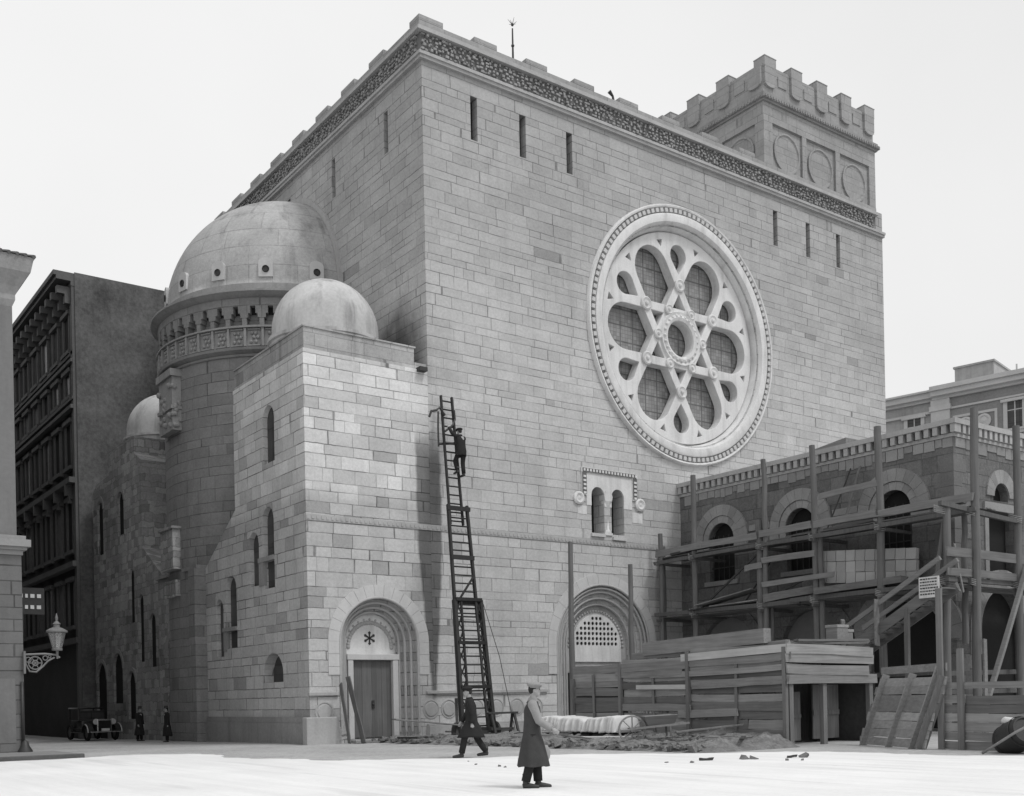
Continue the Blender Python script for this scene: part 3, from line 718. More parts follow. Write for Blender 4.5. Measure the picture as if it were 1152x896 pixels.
part(MB().box(AX+.1, 33.9, AY+.1, -.012, 10.424, 10.717), 'cornice_core', M['void'], ann)
m = MB(); y = AY+.02
while y < -.6:
    w = random.uniform(.25,.55); h = random.uniform(.22,.42)
    m.box(AX-.03, AX+.1, y, min(y+w-.03, -.03), 10.29-h, 10.29); y += w
x = AX+.1
while x < 27: 
    w = random.uniform(.35,.75); m.box(x, x+w-.03, AY-.03, AY+.1, 10.29-random.uniform(.2,.45), 10.29); x += w
part(m, 'pale_stone_course', M['annextrim'], ann)
QM = plain('quoin_stone', .17, .3, 1.2, fine=.3, island=.3)
for k, z in enumerate((1.0,1.55,2.1,5.6,6.1,6.6,7.1,7.6,8.1,8.6,9.1)):     # quoins at the corner
    e = .5 if k % 2 else .75
    part(MB().box(AX-.012, AX+e, AY-.012, AY+1.25-e, z, z+.48), 'quoin', QM, ann, bevel=.01)

for a, b in ((-5.1,-4.0),(-9.35,-8.2)): part(MB().box(AX-.04, AX+.05, a, b, 8.25, 8.5), 'string_course', M['annextrim'], ann)
part(MB().prism([(-7.9,10.903),(-6.1,10.903),(-6.1,11.35),(-7.9,11.55)], 'x', 19.6, 21.5), 'roof_hatch', M['wood_y'], ann)
tag(MB().lathe([(0,10.9),(.22,10.9),(.22,11.0),(.15,11.05),(.15,11.4),(.2,11.45),(0,11.5)], (22,-3), 16).build('roof_vent', M['irong'], None, True), 'small grey vent pipe on the roof of the side building', 'vent')

# ------------------------------------------------------------------ scaffold
SX = 16.6
scf = empty('scaffold', (SX, -8, 0), 'rough timber scaffold of poles and boards round the side building', 'scaffold')
def spole(x, y, z0, z1, r=.115, name='pole'):
    n = 7; lx, ly = random.uniform(-.08,.08), random.uniform(-.1,.1); pts = [(x+lx*i/n+random.uniform(-.025,.025), y+ly*i/n+random.uniform(-.025,.025), z0+(z1-z0)*i/n) for i in range(n+1)]
    return part(MB().tube(pts, [r*(1.08-.16*i/n) for i in range(n+1)], 10), name, M['pole'], scf, smooth=True, auto=40)
for x, y, z0, z1, r in ((SX,-2.42,-.2,10.69,.12),(SX,-6.05,-.2,8.3,.16),(SX-.03,-6.3,4.0,10.64,.11),(SX,-8.66,-.2,10.7,.12),(SX+.02,-8.95,-.2,7.6,.11),(SX,-11.5,-.2,10.8,.14),
                        (15.4,-14.66,-.2,7.5,.13),(16.58,-15,-.2,10.65,.14),(19.33,-15,-.2,10.45,.13),(SX,-.5,-.2,8.5,.11),(SX+.3,-.25,-.2,8.0,.1),(21.9,-15,-.2,9.5,.12),(17.3,-14.2,3.0,7.4,.1),(SX+.3,-6.3,-.2,5.0,.1)):
    spole(x, y, z0, z1, r)
def board(p, q, w, h, mat='plank', name='board'):
    return part(MB().warp(p, q, w, h), name, M[mat], scf, bevel=.008)
o1 = SX-.16
# upper lift
for a, b, z in ((-.25,-3.0,7.62),(-3.05,-6.0,7.68),(-6.1,-8.6,7.72),(-8.7,-11.4,7.72),(-11.5,-15.1,7.70)):
    board((o1,a,z),(o1-.02,b,z+random.uniform(-.02,.06)),.05,.27,'plank','guard_board')
board((o1,-.2,7.22),(o1,-7.7,7.3),.13,.15,'pole','ledger'); board((o1-.03,-7.3,7.28),(o1-.03,-15.2,7.32),.13,.16,'pole','ledger')
for i in range(6):
    x = SX+.05+i*.27; board((x,-.3,7.42+random.uniform(-.02,.02)),(x,-7.6,7.42),.24,.045,'wood_y','platform_board'); board((x,-7.3,7.47),(x,-14.9,7.47+random.uniform(-.02,.03)),.24,.045,'wood_y','platform_board')
for y in (-.5,-2.6,-6.2,-8.8,-11.6): board((SX-.4,y,7.16),(18.27,y,7.16),.11,.12,'pole','putlog'); board((SX-.4,y,4.72),(18.27,y,4.72),.11,.12,'pole','putlog')
# middle rails and odd boards
board((o1,-6.2,6.66),(o1,-8.75,6.66),.05,.24,'plank','rail'); board((o1,-5.3,6.45),(o1,-6.2,6.5),.05,.24,'plank','rail')
board((o1,-6.2,5.72),(o1,-9.6,5.78),.05,.2,'plank','rail'); board((o1,-9.0,8.72),(o1,-11.5,8.8),.05,.22,'plank','rail')
# lower lift
board((o1,-.2,4.98),(o1,-8.0,4.93),.13,.17,'pole','ledger'); board((o1-.02,-7.6,4.98),(o1-.02,-15.0,5.02),.13,.17,'pole','ledger')
for i in range(6):
    x = SX+.05+i*.27; board((x,-.3,4.84),(x,-7.6,4.84+random.uniform(-.02,.02)),.24,.045,'wood_y','platform_board'); board((x,-7.3,4.89),(x,-13.0,4.89),.24,.045,'wood_y','platform_board')
board((SX-.2,-2.9,5.15),(SX+.2,-5.6,5.62),.9,.04,'plank','loose_board'); board((SX-.1,-2.3,5.0),(SX+.3,-6.1,5.12),.6,.05,'darkwood','loose_board')
board((o1,-6.3,5.15),(o1+.4,-8.6,5.35),.3,.3,'wood_y','loose_board'); board((SX-.1,-6.6,5.2),(SX+1,-8.1,6.1),.05,.05,'darkwood','loose_board')
board((SX-.2,-8.9,5.2),(SX+.3,-12.2,5.35),.6,.25,'wood_y','loose_board'); board((SX+.4,-8.6,5.15),(SX+.9,-12.6,5.2),.7,.3,'darkwood','loose_board')
# front row on the square side
for z in (5.9, 5.25): board((15.1,-14.95,z),(22.5,-14.95,z-.02),.06,.3 if z > 5.5 else .26,'wood_x','guard_board')
board((15.0,-14.8,7.45),(19.6,-15.0,7.15),.14,.16,'pole','ledger'); board((15.2,-14.85,5.02),(22.5,-14.85,5.02),.13,.16,'pole','ledger')
for i in range(5): board((15.3,-14.75+i*.27,4.9),(22.5,-14.75+i*.27,4.9),.25,.045,'wood_x','platform_board')
board((15.4,-14.5,2.0),(22.5,-14.6,2.05),.12,.16,'pole','ledger'); board((15.4,-14.5,1.4),(22.5,-14.6,1.4),.12,.16,'pole','ledger')
board((SX,-8.5,2.05),(15.4,-14.6,2.05),.12,.16,'pole','ledger'); board((SX+.1,-1,2.6),(SX,-9,2.55),.12,.16,'pole','ledger')
board((19.4,-15.25,5.6),(16.2,-15.25,.05),.16,.12,'plank','brace'); board((16.75,-15.2,.0),(16.75,-15.2,3.1),.2,.08,'plank','upright_board')
board((SX,-2.5,4.9),(SX+.1,-6.1,7.2),.06,.08,'darkwood','brace')

for y in (-2.42,-6.1,-8.66,-11.5):
    for z in (7.27, 4.95):
        q = MB()
        for k in range(4): q.tube([(SX-.07+.2*cos(t), y+.19*sin(t), z+.06*(k-1.5)+.08*sin(t+.6)) for t in [2*pi*i/12 for i in range(13)]], .018, 5, cap=False)
        part(q, 'lashing', M['plank'], scf)
for (x, y) in ((16.58,-15),(19.33,-15),(15.4,-14.66)):
    for z in (7.3, 5.02):
        q = MB()
        for k in range(4): q.tube([(x+.2*cos(t), y+.1+.2*sin(t), z+.06*(k-1.5)+.08*sin(t)) for t in [2*pi*i/12 for i in range(13)]], .018, 5, cap=False)
        part(q, 'lashing', M['plank'], scf)
for (p, q, w, h, mt) in (((16.5,-3.4,5.1),(16.9,-6.0,5.2),.3,.05,'palewood'),((17.2,-.6,5.0),(17.3,-4.4,5.15),.25,.06,'wood_y'),((16.4,-9.4,7.62),(16.7,-14.6,7.64),.3,.05,'plank'),
    ((17.4,-4.2,4.95),(18.1,-5.4,7.0),.12,.05,'darkwood'),((17.8,-12.8,5.0),(18.2,-12.9,7.3),.25,.04,'wood_z'),((16.9,-7.5,7.5),(17.0,-11,7.62),.3,.12,'wood_y'),((16.5,-1.2,7.5),(16.6,-4.0,7.6),.25,.1,'darkwood'),
    ((18.1,-9.2,9.9),(17.3,-8.6,7.5),.05,.05,'darkwood'),((18.0,-9.7,9.9),(17.0,-9.6,7.5),.1,.06,'wood_z'),((15.6,-14.9,6.2),(15.9,-15.0,4.6),.08,.05,'plank')):
    board(p, q, w, h, mt, 'loose_board')
# brick stack on the lower lift
bs = MB(); rows = 3
for i in range(10):
    for r in range(rows):
        f0, f1 = i/10, (i+1)/10
        p = Vector((16.95,-8.55,0)).lerp(Vector((17.65,-12.25,0)), f0); q = Vector((16.95,-8.55,0)).lerp(Vector((17.65,-12.25,0)), f1-.004)
        z = 5.55-.28*f0+r*.41+random.uniform(-.012,.012)
        bs.beam((p.x,p.y,z+.2),(q.x,q.y,z+.2-.02),.3,.4)
tag(bs.build('brick_stack', M['brick'], None, bevel=.012), 'pale stack of square hollow blocks on the scaffold', 'bricks')

# stair from the yard up to the lift
stt = empty('timber_stair', (14.6,-11.5,2.9), 'steep plank stair with handrail leading up to the scaffold', 'stair')
def sp(p, q, w, h, mat, name): return part(MB().warp(p, q, w, h), name, M[mat], stt, bevel=.008)
for x in (14.3, 15.3):
    sp((x,-11.3,2.62),(x,-15.2,4.75),.07,.34,'wood_y','stringer')
    sp((x-.02,-11.6,3.62),(x-.02,-15.2,5.6),.07,.16,'plank','handrail')
for i in range(13):
    f = i/12; sp((14.34,-11.5-3.5*f,2.78+1.9*f),(15.26,-11.5-3.5*f,2.78+1.9*f),.28,.04,'wood_x','tread')
sp((14.2,-11.62,2.75),(14.2,-11.62,3.9),.2,.05,'plank','upright'); sp((14.2,-12.95,2.95),(14.2,-12.95,4.5),.24,.05,'plank','upright')
sp((15.3,-11.5,0),(15.3,-11.5,3.0),.14,.14,'wood_z','post'); sp((14.3,-11.5,0),(14.3,-11.5,2.8),.14,.14,'wood_z','post'); sp((14.3,-14,-.0),(14.3,-14,4.1),.14,.14,'wood_z','post')
# notice board
nb_ = empty('notice_board', (14.2,-14.95,4.75), 'small pale notice board with lines of lettering by the stair', 'sign')
part(MB().box(14.18,14.21,-15.22,-14.52,4.38,5.04), 'board', M['white'], nb_)
tx = MB()
for r in range(6):
    y = -14.57
    while y > -15.14:
        w = random.uniform(.03,.09); tx.box(14.17,14.179,y-w,y,4.95-r*.095,4.99-r*.095); y -= w+.025
part(tx, 'lettering', M['iron'], nb_)

# ------------------------------------------------------------------ hoarding, shed, panel, fence
hd = empty('hoarding', (7.2,-10,0), 'rough board hoarding screening the building yard', 'fence')
hb = MB(); hb2 = MB()
def topz(y): return 2.42 if y > -8.2 else (2.5 if y > -11.25 else 2.72)
for (a, b, zt) in ((-5.7,-8.15,2.3),(-8.25,-11.2,2.45),(-11.3,-14.98,2.62)):
    z = .02
    while z < zt:
        h = random.uniform(.2,.3); y = a
        while y > b+.1:
            l = min(random.uniform(2.2,4.2), y-b); 
            if y-l-b < .8: l = y-b
            hb.warp((7.2+random.uniform(-.03,.03),y,z+h/2+random.uniform(-.02,.02)),(7.2+random.uniform(-.03,.03),y-l+.02,z+h/2+random.uniform(-.03,.03)),.035,h-random.choice((.004,.01,.03))); y -= l
        z += h
part(hb, 'boards', M['wood_y'], hd)
part(MB().beam((7.1,-11.0,2.6),(7.1,-15.1,2.72),.05,.22), 'top_board', M['palewood'], hd)
part(MB().beam((7.35,-9.2,2.95),(7.3,-14.2,3.1),.3,.42), 'top_board', M['wood_y'], hd)
part(MB().beam((7.12,-8.1,2.38),(7.12,-11.3,2.4),.05,.26), 'top_board', M['wood_y'], hd)
part(MB().beam((7.08,-9.0,1.75),(7.1,-11.2,1.72),.04,.14), 'pale_batten', M['palewood'], hd)
for (y0, y1, z, z2, mt) in ((-8.0,-11.0,2.18,2.2,'wood_y'),(-11.1,-15.15,2.42,2.5,'wood_y'),(-9.6,-15.0,2.1,2.2,'plank'),(-11.4,-15.1,1.75,1.86,'wood_y'),(-8.3,-11.35,1.1,1.06,'wood_y'),(-10.8,-13.2,.9,.95,'plank')):
    part(MB().warp((7.12,y0,z),(7.11,y1,z2),.03,random.uniform(.16,.24),j=.025,seg=6), 'nailed_board', M[mt], hd)
part(MB().warp((7.4,-8.6,2.75),(7.45,-14.8,2.86),.25,.2,j=.04,seg=6), 'top_board', M['wood_y'], hd)
for yy in (-6.9,-9.75,-13.1): part(MB().warp((7.13,yy,.02),(7.13,yy+random.uniform(-.1,.1),2.3+random.uniform(-.2,.2)),.03,.1), 'batten', M['wood_z'], hd)
for y, zt in ((-5.75,2.1),(-8.2,2.5),(-11.25,2.8),(-14.95,2.75)): part(MB().box(7.06,7.17,y-.06,y+.06,-.2,zt), 'post', M['wood_z'], hd)

sh = empty('timber_shed', (9,-15,0), 'open fronted timber shed with a dark interior and stacked boards on top', 'shed')
fs = MB()
for k, z in enumerate((1.72,2.0,2.3,2.56)): fs.warp((7.02+random.uniform(-.1,.1),-15.05-.025*k,z+.14),(11.0+random.uniform(-.3,.25),-15.05-.025*k,z+.14-.03*k+random.uniform(-.04,.04)),.035,.27,j=.02)
part(fs, 'fascia', M['wood_x'], sh)
for x in (7.3,8.75,10.9): part(MB().box(x-.08,x+.08,-15.02,-14.88,-.1,1.72), 'post', M['wood_z'], sh)
bk = MB()
for i in range(16): bk.box(7.3+i*.23,7.3+i*.23+.22,-13.2,-13.16,-.1,2.6)
part(bk, 'back_wall', M['wood_z'], sh)
part(MB().box(7.25,11.0,-14.98,-12.5,2.6,2.66), 'roof', M['wood_x'], sh)
part(MB().box(10.95,11.0,-14.9,-13.2,-.1,2.6), 'side_wall', M['darkwood'], sh)
part(MB().box(7.5,8.55,-14.3,-14.25,.1,1.5).box(7.5,8.55,-14.33,-14.31,.75,.85), 'plank_door', M['wood_z'], sh)
part(MB().box(9.5,10.7,-14.0,-13.95,.1,1.7).box(9.5,10.7,-14.03,-14.01,.8,.95), 'plank_door', M['wood_z'], sh)
for i in range(9):
    z = 2.7+.09*(i//3)+random.uniform(0,.02); x = 7.6+random.uniform(0,.8); yy = -14.7+(i % 3)*.7+random.uniform(-.1,.1)
    tag(MB().warp((x,yy,z+.05),(x+random.uniform(2.2,3.2),yy+random.uniform(-.5,.3),z+.05+random.uniform(0,.05)),.22,.07).build('timber_board', M['wood_x'], None, bevel=.006), 'loose weathered board in the pile on the shed roof', 'board', 'boards piled on the shed roof')
for i, (x, y, w, h) in enumerate(((9.9,-14.6,.5,.45),(10.6,-14.3,.4,.35))):
    q = MB().box(x-w/2,x+w/2,y-.2,y+.2,2.98,2.98+h).box(x-w/2-.02,x+w/2+.02,y-.22,y+.22,2.98+h-.08,2.98+h+.003)
    tag(q.build('wooden_box', M['plank'], None, bevel=.01), ('larger pale wooden box on the shed roof' if i == 0 else 'smaller pale wooden box at the right end of the shed roof'), 'box')

pn = empty('leaning_panel', (8.3,-17.5,0), 'battened plank panel leaning back against the yard fence', 'panel')
A_ = Vector((8.95,-15.95,0)); B_ = Vector((7.55,-18.95,0)); e = (B_-A_).normalized(); bk_ = Vector((-e.y, e.x, 0)); bk_ = bk_ if bk_.x > 0 else -bk_
up_ = (Vector((0,0,1))+bk_*.24+e*.2).normalized(); L_ = (B_-A_).length
def pp(s, t, off=0): return A_+e*s+up_*t-bk_*off
m = MB(); t = .02
for r in range(8):
    h = .235; s0 = random.uniform(0,.12); s1 = L_-random.uniform(0,.15)
    m.warp(pp(s0,t+h/2), pp(s1,t+h/2), .03, h-.012, up=up_, j=.008); t += h
part(m, 'boards', M['plank'], pn)
for s in (.35, 1.65, 2.75): part(MB().beam(pp(s,-.02,.05), pp(s+.1,2.0 if s < 2 else 2.15,.05), .2, .045, up=e), 'batten', M['plank'], pn)
part(MB().beam(pp(3.1,.0,.03), pp(3.15,1.9,.03), .3, .03, up=e), 'end_board', M['wood_z'], pn)
part(MB().beam(pp(1.7,1.5,.045), pp(1.7,1.64,.045), .05, .05), 'latch', M['iron'], pn)
part(MB().beam(pp(-.1,2.12,-.1), pp(L_-.4,2.15,-.1), .05, .2), 'top_rail', M['wood_y'], pn)

fc_ = empty('yard_fence', (8,-20,0), 'low plank fence in front of the scaffold at the square edge', 'fence')
m = MB(); z = 0
for r in range(6):
    m.warp((8.0+random.uniform(-.02,.02),-19.75,z+.11),(8.0+random.uniform(-.02,.02),-23.5,z+.11),.03,.215); z += .222
part(m, 'boards', M['wood_y'], fc_)
m = MB(); z = 0
for r in range(6): m.beam((8.05,-19.1,z+.11),(8.05,-19.72,z+.11+random.uniform(-.02,.02)),.03,.2); z += .225
part(m, 'boards', M['plank'], fc_)
part(MB().beam((7.95,-19.1,1.58),(7.95,-23.5,1.56),.05,.16), 'top_rail', M['wood_y'], fc_)
for y, zt, r in ((-19.14,4.0,.075),(-19.68,2.48,.08),(-21.6,1.6,.06)): part(MB().box(7.88,7.95,y-r,y+r,-.2,zt), 'post', M['wood_z'], fc_)

br = empty('tar_barrel', (7.25,-21.4,0), 'round dark barrel with a pale lid lying tilted by the yard fence', 'barrel', rz=radians(-118)); br.scale = (.9,.9,.9)
bb = MB().lathe([(0,-.5),(.34,-.5),(.4,-.3),(.43,0),(.4,.3),(.34,.5),(.31,.5),(.31,.46),(0,.46)], (0,0), 24)
bb.xf(Matrix.Translation((0,0,.43)) @ Matrix.Rotation(radians(68), 4, 'Y')); bb.build('staves', M['iron'], br, True, auto=40)
for h in (-.33,.33):
    MB().lathe([(.4,h-.03),(.412,h-.03),(.412,h+.03),(.4,h+.03)], (0,0), 24).xf(Matrix.Translation((0,0,.43)) @ Matrix.Rotation(radians(68), 4, 'Y')).build('hoop', M['iron'], br)
MB().tube([(-.35,-.12,.80),(-.1,-.2,.84),(.15,-.15,.82),(.3,.1,.74)], [.05,.09,.09,.04], 8).build('sacking', M['canvas'], br, True)
tag(MB().tube([(6.55,-21.0,.02),(6.72,-21.7,.5),(6.9,-22.5,.95)], .03, 8).build('tool_shaft', M['plank'], None, True), 'pale wooden shaft leaning across the dark barrel', 'shaft')

# ------------------------------------------------------------------ things along the foot of the wall
def timber_pole(x, y, h, label):
    pts = [(x+random.uniform(-.03,.03), y+random.uniform(-.02,.02), -.2+(h+.2)*i/5) for i in range(6)]
    tag(MB().tube(pts, [.13-.008*i for i in range(6)], 10).build('timber_pole', M['pole'], None, True, auto=40), label, 'pole')
timber_pole(9.78, -2.5, 7.42, 'tall round timber pole before the left side of the lattice portal')
timber_pole(12.88, -2.5, 6.74, 'shorter round timber pole before the right side of the lattice portal')
cs_ = empty('covered_stack', (6.2,-7.5,0), 'long low stack under pale canvas in front of the hoarding', 'tarpaulin')
ny, nx = 240, 34; vs = []; fs_ = []
ph = [random.uniform(0,6) for _ in range(4)]
for i in range(ny+1):
    f = i/ny; y = -5.45-4.1*f; y0 = y
    fold = abs(sin(f*29+1.7*sin(f*11+ph[0])+ph[1]))**.35; fold2 = abs(sin(f*47+2.1*sin(f*7+ph[2])))**.5
    for j in range(nx+1):
        a = -1+2*j/nx; side = max(0, (abs(a)-.5)/.5)      # 0 on the flat top, 1 at the hem
        top = .80+.045*MN.noise(Vector((a*1.5, f*7, 1)))+.03*MN.noise(Vector((a*4, f*22, 2)))-.10*math.exp(-((f-.62)/.03)**2)-.04*math.exp(-((f-.31)/.02)**2)+.03*sin(f*8)
        hem = .33+.05*MN.noise(Vector((f*18, a, 5)))+.03*fold
        z = top+(hem-top)*side**1.15 if side > 0 else top
        z -= .06*max(0, 1-side)*abs(a)**3
        x = 6.2+math.copysign(min(abs(a)/.5, 1)*.44+.09*side, a)+math.copysign((-.10*(1-fold)-.06*(1-fold2))*min(1, side*2.2), a)
        e_ = min(f, 1-f)
        if e_ < .03: z = hem+(z-hem)*sqrt(max(0, e_/.03)); 
        vs.append((x, y+.03*MN.noise(Vector((f*30, a*3, 9))), z))
for i in range(ny):
    for j in range(nx): k = i*(nx+1)+j; fs_.append((k, k+1, k+nx+2, k+nx+1))
o = MB().add(vs, fs_).build('tarpaulin', M['canvas'], None, True)
m = o.modifiers.new('s', 'SOLIDIFY'); m.thickness = .02; bake(o); rel(o, cs_)
for k in range(3):
    part(MB().box(5.78,5.95,-5.6-1.35*k-1.2,-5.6-1.35*k,.0,.3), 'sleeper', M['darkwood'], cs_); part(MB().box(6.4,6.6,-5.6-1.35*k-1.2,-5.6-1.35*k,.0,.3), 'sleeper', M['darkwood'], cs_)

# rubble strip
vs = []; fs_ = []; xs_ = [1.2+.14*i for i in range(44)]; ys_ = [-.45-.14*i for i in range(112)]
for y in ys_:
    for x in xs_:
        p = Vector((x, y, 0))
        xmin = 1.6+.012*y*y*.8 - .25*y*0 if False else 1.8+(-y)*.10
        lo = min(1, max(0, (x-xmin)/.8)); hi = min(1, max(0, (7.12-x)/.15)); yy = min(1, max(0, (-y-.4)/.8))*min(1, max(0, (y+15.6)/.7))
        h = (.16+.16*MN.noise(p*.9)+.16*abs(MN.noise(p*2.6))+.12*abs(MN.noise(p*6)))
        h += .22*math.exp(-((x-7.2)/1.3)**2)*min(1, max(0, (-y-8.5)/2.5))*(.8+.4*MN.noise(p*.8))
        vs.append((x, y, -.03+h*lo*hi*yy))
a, b = len(xs_), len(ys_)
for j in range(b-1):
    for i in range(a-1): k = j*a+i; fs_.append((k, k+1, k+a+1, k+a))
T = NT('rubble_earth'); co = T.obj(); q1 = T.math('SUBTRACT', T.noise(co, 2.2, 5, .65), .5); q2 = T.math('SUBTRACT', T.noise(co, 14, 4, .7), .5)
v = T.math('MULTIPLY', .18, T.math('ADD', 1, T.math('ADD', T.math('MULTIPLY', q1, 1.6), T.math('MULTIPLY', q2, 1.3))))
M['rubble'] = T.grey(v, .95, T.math('ADD', q1, q2), .8, .06)
rb = MB().add(vs, fs_)
for i in range(1300):
    y = random.uniform(-15,-.8); x = random.uniform(1.9+(-y)*.10, 6.9); s = random.choice((.03,.04,.05,.06,.09,.13))
    hz = .12+.18*math.exp(-((x-7.2)/1.3)**2)*min(1, max(0, (-y-8.5)/2.5))
    rb.shard((x,y,hz), s)
tag(rb.build('rubble', M['rubble'], None), kind='stuff')
def loose(p, q, w, h, mat, label, cat='plank', name='loose_plank', group=None):
    return tag(MB().warp(p, q, w, h).build(name, M[mat], None, bevel=.006), label, cat, group)
loose((1.55,-3.1,.86),(6.0,-3.0,.36),.26,.05,'plank','long plank sloping from the door step past the ladder foot')
loose((1.1,-.75,2.35),(1.5,-1.1,.02),.04,.3,'wood_z','grey board leaning beside the small portal')
loose((.98,-.42,2.1),(1.02,-.95,.02),.04,.2,'wood_z','narrow board leaning against the pedestal by the small portal')
loose((4.9,-1.2,.3),(7.6,-1.5,.28),.3,.06,'wood_x','plank lying flat under the small trestle')
loose((2.1,-2.5,.2),(3.4,-2.7,.16),.25,.08,'darkwood','short dark baulk lying before the small portal', 'timber', 'timber_baulk')
loose((4.5,-8.8,.25),(5.3,-10.6,.24),.3,.06,'white','pale plank lying on rubble before the canvas stack')
for i in range(14):
    y = random.uniform(-14.5,-2); x = random.uniform(2.4+(-y)*.12, 6.6); a_ = random.uniform(0,3.1); l = random.uniform(.5,1.6)
    loose((x,y,.32),(x+l*cos(a_),y-l*sin(a_),.3+random.uniform(-.05,.1)),.12,.03,random.choice(('plank','darkwood','wood_y')),'short splintered board lying in the rubble along the wall foot','board','splintered_board','splintered boards in the rubble')
loose((5.2,-12.6,.42),(6.9,-13.6,.6),.12,.05,'plank','pale batten lying up the rubble slope by the hoarding')
loose((5.0,-6.4,.27),(5.3,-7.8,.27),.25,.05,'plank','grey plank lying at the foot of the canvas stack')
loose((1.12,-17.5,.035),(1.38,-17.62,.05),.07,.06,'iron','longer dark offcut lying on the pale square','offcut','timber_offcut')
loose((2.98,-18.42,.03),(3.16,-18.5,.05),.06,.05,'iron','shorter dark offcut lying on the pale square','offcut','timber_offcut')
for i in range(9):
    x = random.uniform(-4,4); y = -13.5-(x+.4)*.95-random.uniform(.3,5)
    tag(MB().shard((x,y,.015), random.uniform(.02,.045)).build('pebble', M['rubble'], None), 'small dark pebble lying on the pale square', 'stone', 'pebbles on the pale square')
for (x,y,l) in ((2.05,-17.95,.1),(2.2,-18.1,.07),(3.3,-18.6,.09)):
    tag(MB().shard((x,y,.03), l).build('clod', M['rubble'], None), 'small dark clod of earth between the offcuts on the pale square', 'clod', 'clods on the square')
ts = empty('trestle', (5.85,-3.3,0), 'small dark wooden trestle beside the ladder foot', 'trestle')
part(MB().box(5.2,6.5,-3.42,-3.2,.93,1.0), 'top', M['darkwood'], ts, bevel=.01)
for x in (5.35,6.35):
    for s in (-1,1): part(MB().beam((x,-3.31+s*.06,.93),(x+.05,-3.31+s*.32,-.0),.08,.07), 'leg', M['darkwood'], ts)
part(MB().beam((5.35,-3.31,.4),(6.35,-3.31,.4),.05,.09), 'rail', M['darkwood'], ts)
wb = empty('wheelbarrow', (5.2,-11.9,.1), 'wooden wheelbarrow with a spoked wheel on the rubble', 'wheelbarrow', rz=radians(150))
w_b = MB().lathe([(.36,-.03),(.41,-.03),(.41,.03),(.36,.03),(.36,-.03)], (.75,.41), 28, axis='y').build('wheel', M['plank'], wb)
sk = MB().lathe([(0,-.06),(.07,-.06),(.07,.06),(0,.06)], (.75,.41), 12, axis='y')
for k in range(8): sk.tube([(.75,0,.41),(.75+.37*cos(k*pi/4),0,.41+.37*sin(k*pi/4))], .018, 6)
sk.build('spokes', M['plank'], w_b)
for s in (-1,1):
    MB().beam((.85,s*.12,.43),(-.85,s*.3,.58),.05,.06).build('handle', M['plank'], wb); MB().beam((-.3,s*.25,.5),(-.35,s*.27,.0),.05,.05).build('leg', M['wood_z'], wb)
tb = MB().add([(.3,-.15,.5),(.3,.15,.5),(-.45,.2,.55),(-.45,-.2,.55),(.45,-.3,.78),(.45,.3,.78),(-.5,.36,.82),(-.5,-.36,.82)],[(0,1,2,3),(0,4,5,1),(1,5,6,2),(2,6,7,3),(3,7,4,0)]).build('tray', M['wood_x'], None)
m = tb.modifiers.new('s','SOLIDIFY'); m.thickness = .025; bake(tb); tb.parent = wb

# ------------------------------------------------------------------ long ladder
LA = Vector((4.98,-2.8,.35)); LB = Vector((5.7,-.32,12.9)); ld = LB-LA
lad = empty('extension_ladder', LA, 'very tall dark extension ladder raised against the front wall', 'ladder')
def lz(z): return LA+ld*((z-LA.z)/ld.z)
nrm = Vector((1,0,0)).cross(ld.normalized()).normalized(); nrm = nrm if nrm.y < 0 else -nrm
def section(z0, z1, w0, w1, off, rail, step, name, lattice=False):
    m = MB(); a, b = lz(z0)+nrm*off, lz(z1)+nrm*off
    for s in (-1,1): m.beam(a+Vector((s*w0/2,0,0)), b+Vector((s*w1/2,0,0)), rail, rail*1.5)
    s_ = part(m, name, M['ladder'], lad)
    r = MB(); n = int((z1-z0)/step)
    for i in range(n+1):
        f = (i+.4)/(n+1); c = a.lerp(b, f); w = w0+(w1-w0)*f
        r.tube([c-Vector((w/2,0,0)), c+Vector((w/2,0,0))], .03, 6)
    rel(r.build('rungs', M['ladder'], None), lad); 
    if lattice:
        x = MB(); n = int((z1-z0)/.55)
        for i in range(n):
            f0, f1 = i/n, (i+1)/n; w = w0+(w1-w0)*f0
            for fr_ in (.28, .5):
                for s in (-1,1):
                    p = a.lerp(b, f0)+Vector((s*w*fr_,0,0))+nrm*.04; q = a.lerp(b, f1)+Vector((s*w*(.5 if fr_ < .5 else .28),0,0))+nrm*.04
                    x.beam(p, q, .04, .04)
        for fr_ in (.28,): 
            for s in (-1,1): x.beam(a+Vector((s*w0*fr_,0,0))+nrm*.05, b+Vector((s*w1*fr_,0,0))+nrm*.05, .07, .07)
        for f in (.0,.32,.66,1.0): c = a.lerp(b, f); w = w0+(w1-w0)*f; x.beam(c-Vector((w/2,0,0))+nrm*.08, c+Vector((w/2,0,0))+nrm*.08, .1, .12)
        part(x, 'lattice', M['ladder'], lad)
section(.35, 5.0, 1.35, 1.12, .28, .12, .33, 'base_section', True)
section(4.3, 8.6, .95, .82, .14, .085, .33, 'middle_section')
m = MB()
for z in (4.9, 6.6, 8.45): c = lz(z)+nrm*.2; part(MB().beam(c-Vector((.5,0,0)), c+Vector((.5,0,0)), .08, .16), 'cross_bar', M['ladder'], lad)
m.beam(lz(4.9)-Vector((.4,0,0))+nrm*.2, lz(5.9)+Vector((.4,0,0))+nrm*.2, .06, .06)
part(m, 'diagonal_brace', M['ladder'], lad)
section(7.9, 12.9, .56, .48, 0, .065, .34, 'top_section')
pb = MB(); c = lz(12.1)
pb.tube([c+Vector((-.2,-.1,0)), c+Vector((-.45,-.15,.25)), c+Vector((-.6,-.15,.12)), c+Vector((-.85,-.2,.05)), c+Vector((-.95,-.2,-.18))], .045, 8)
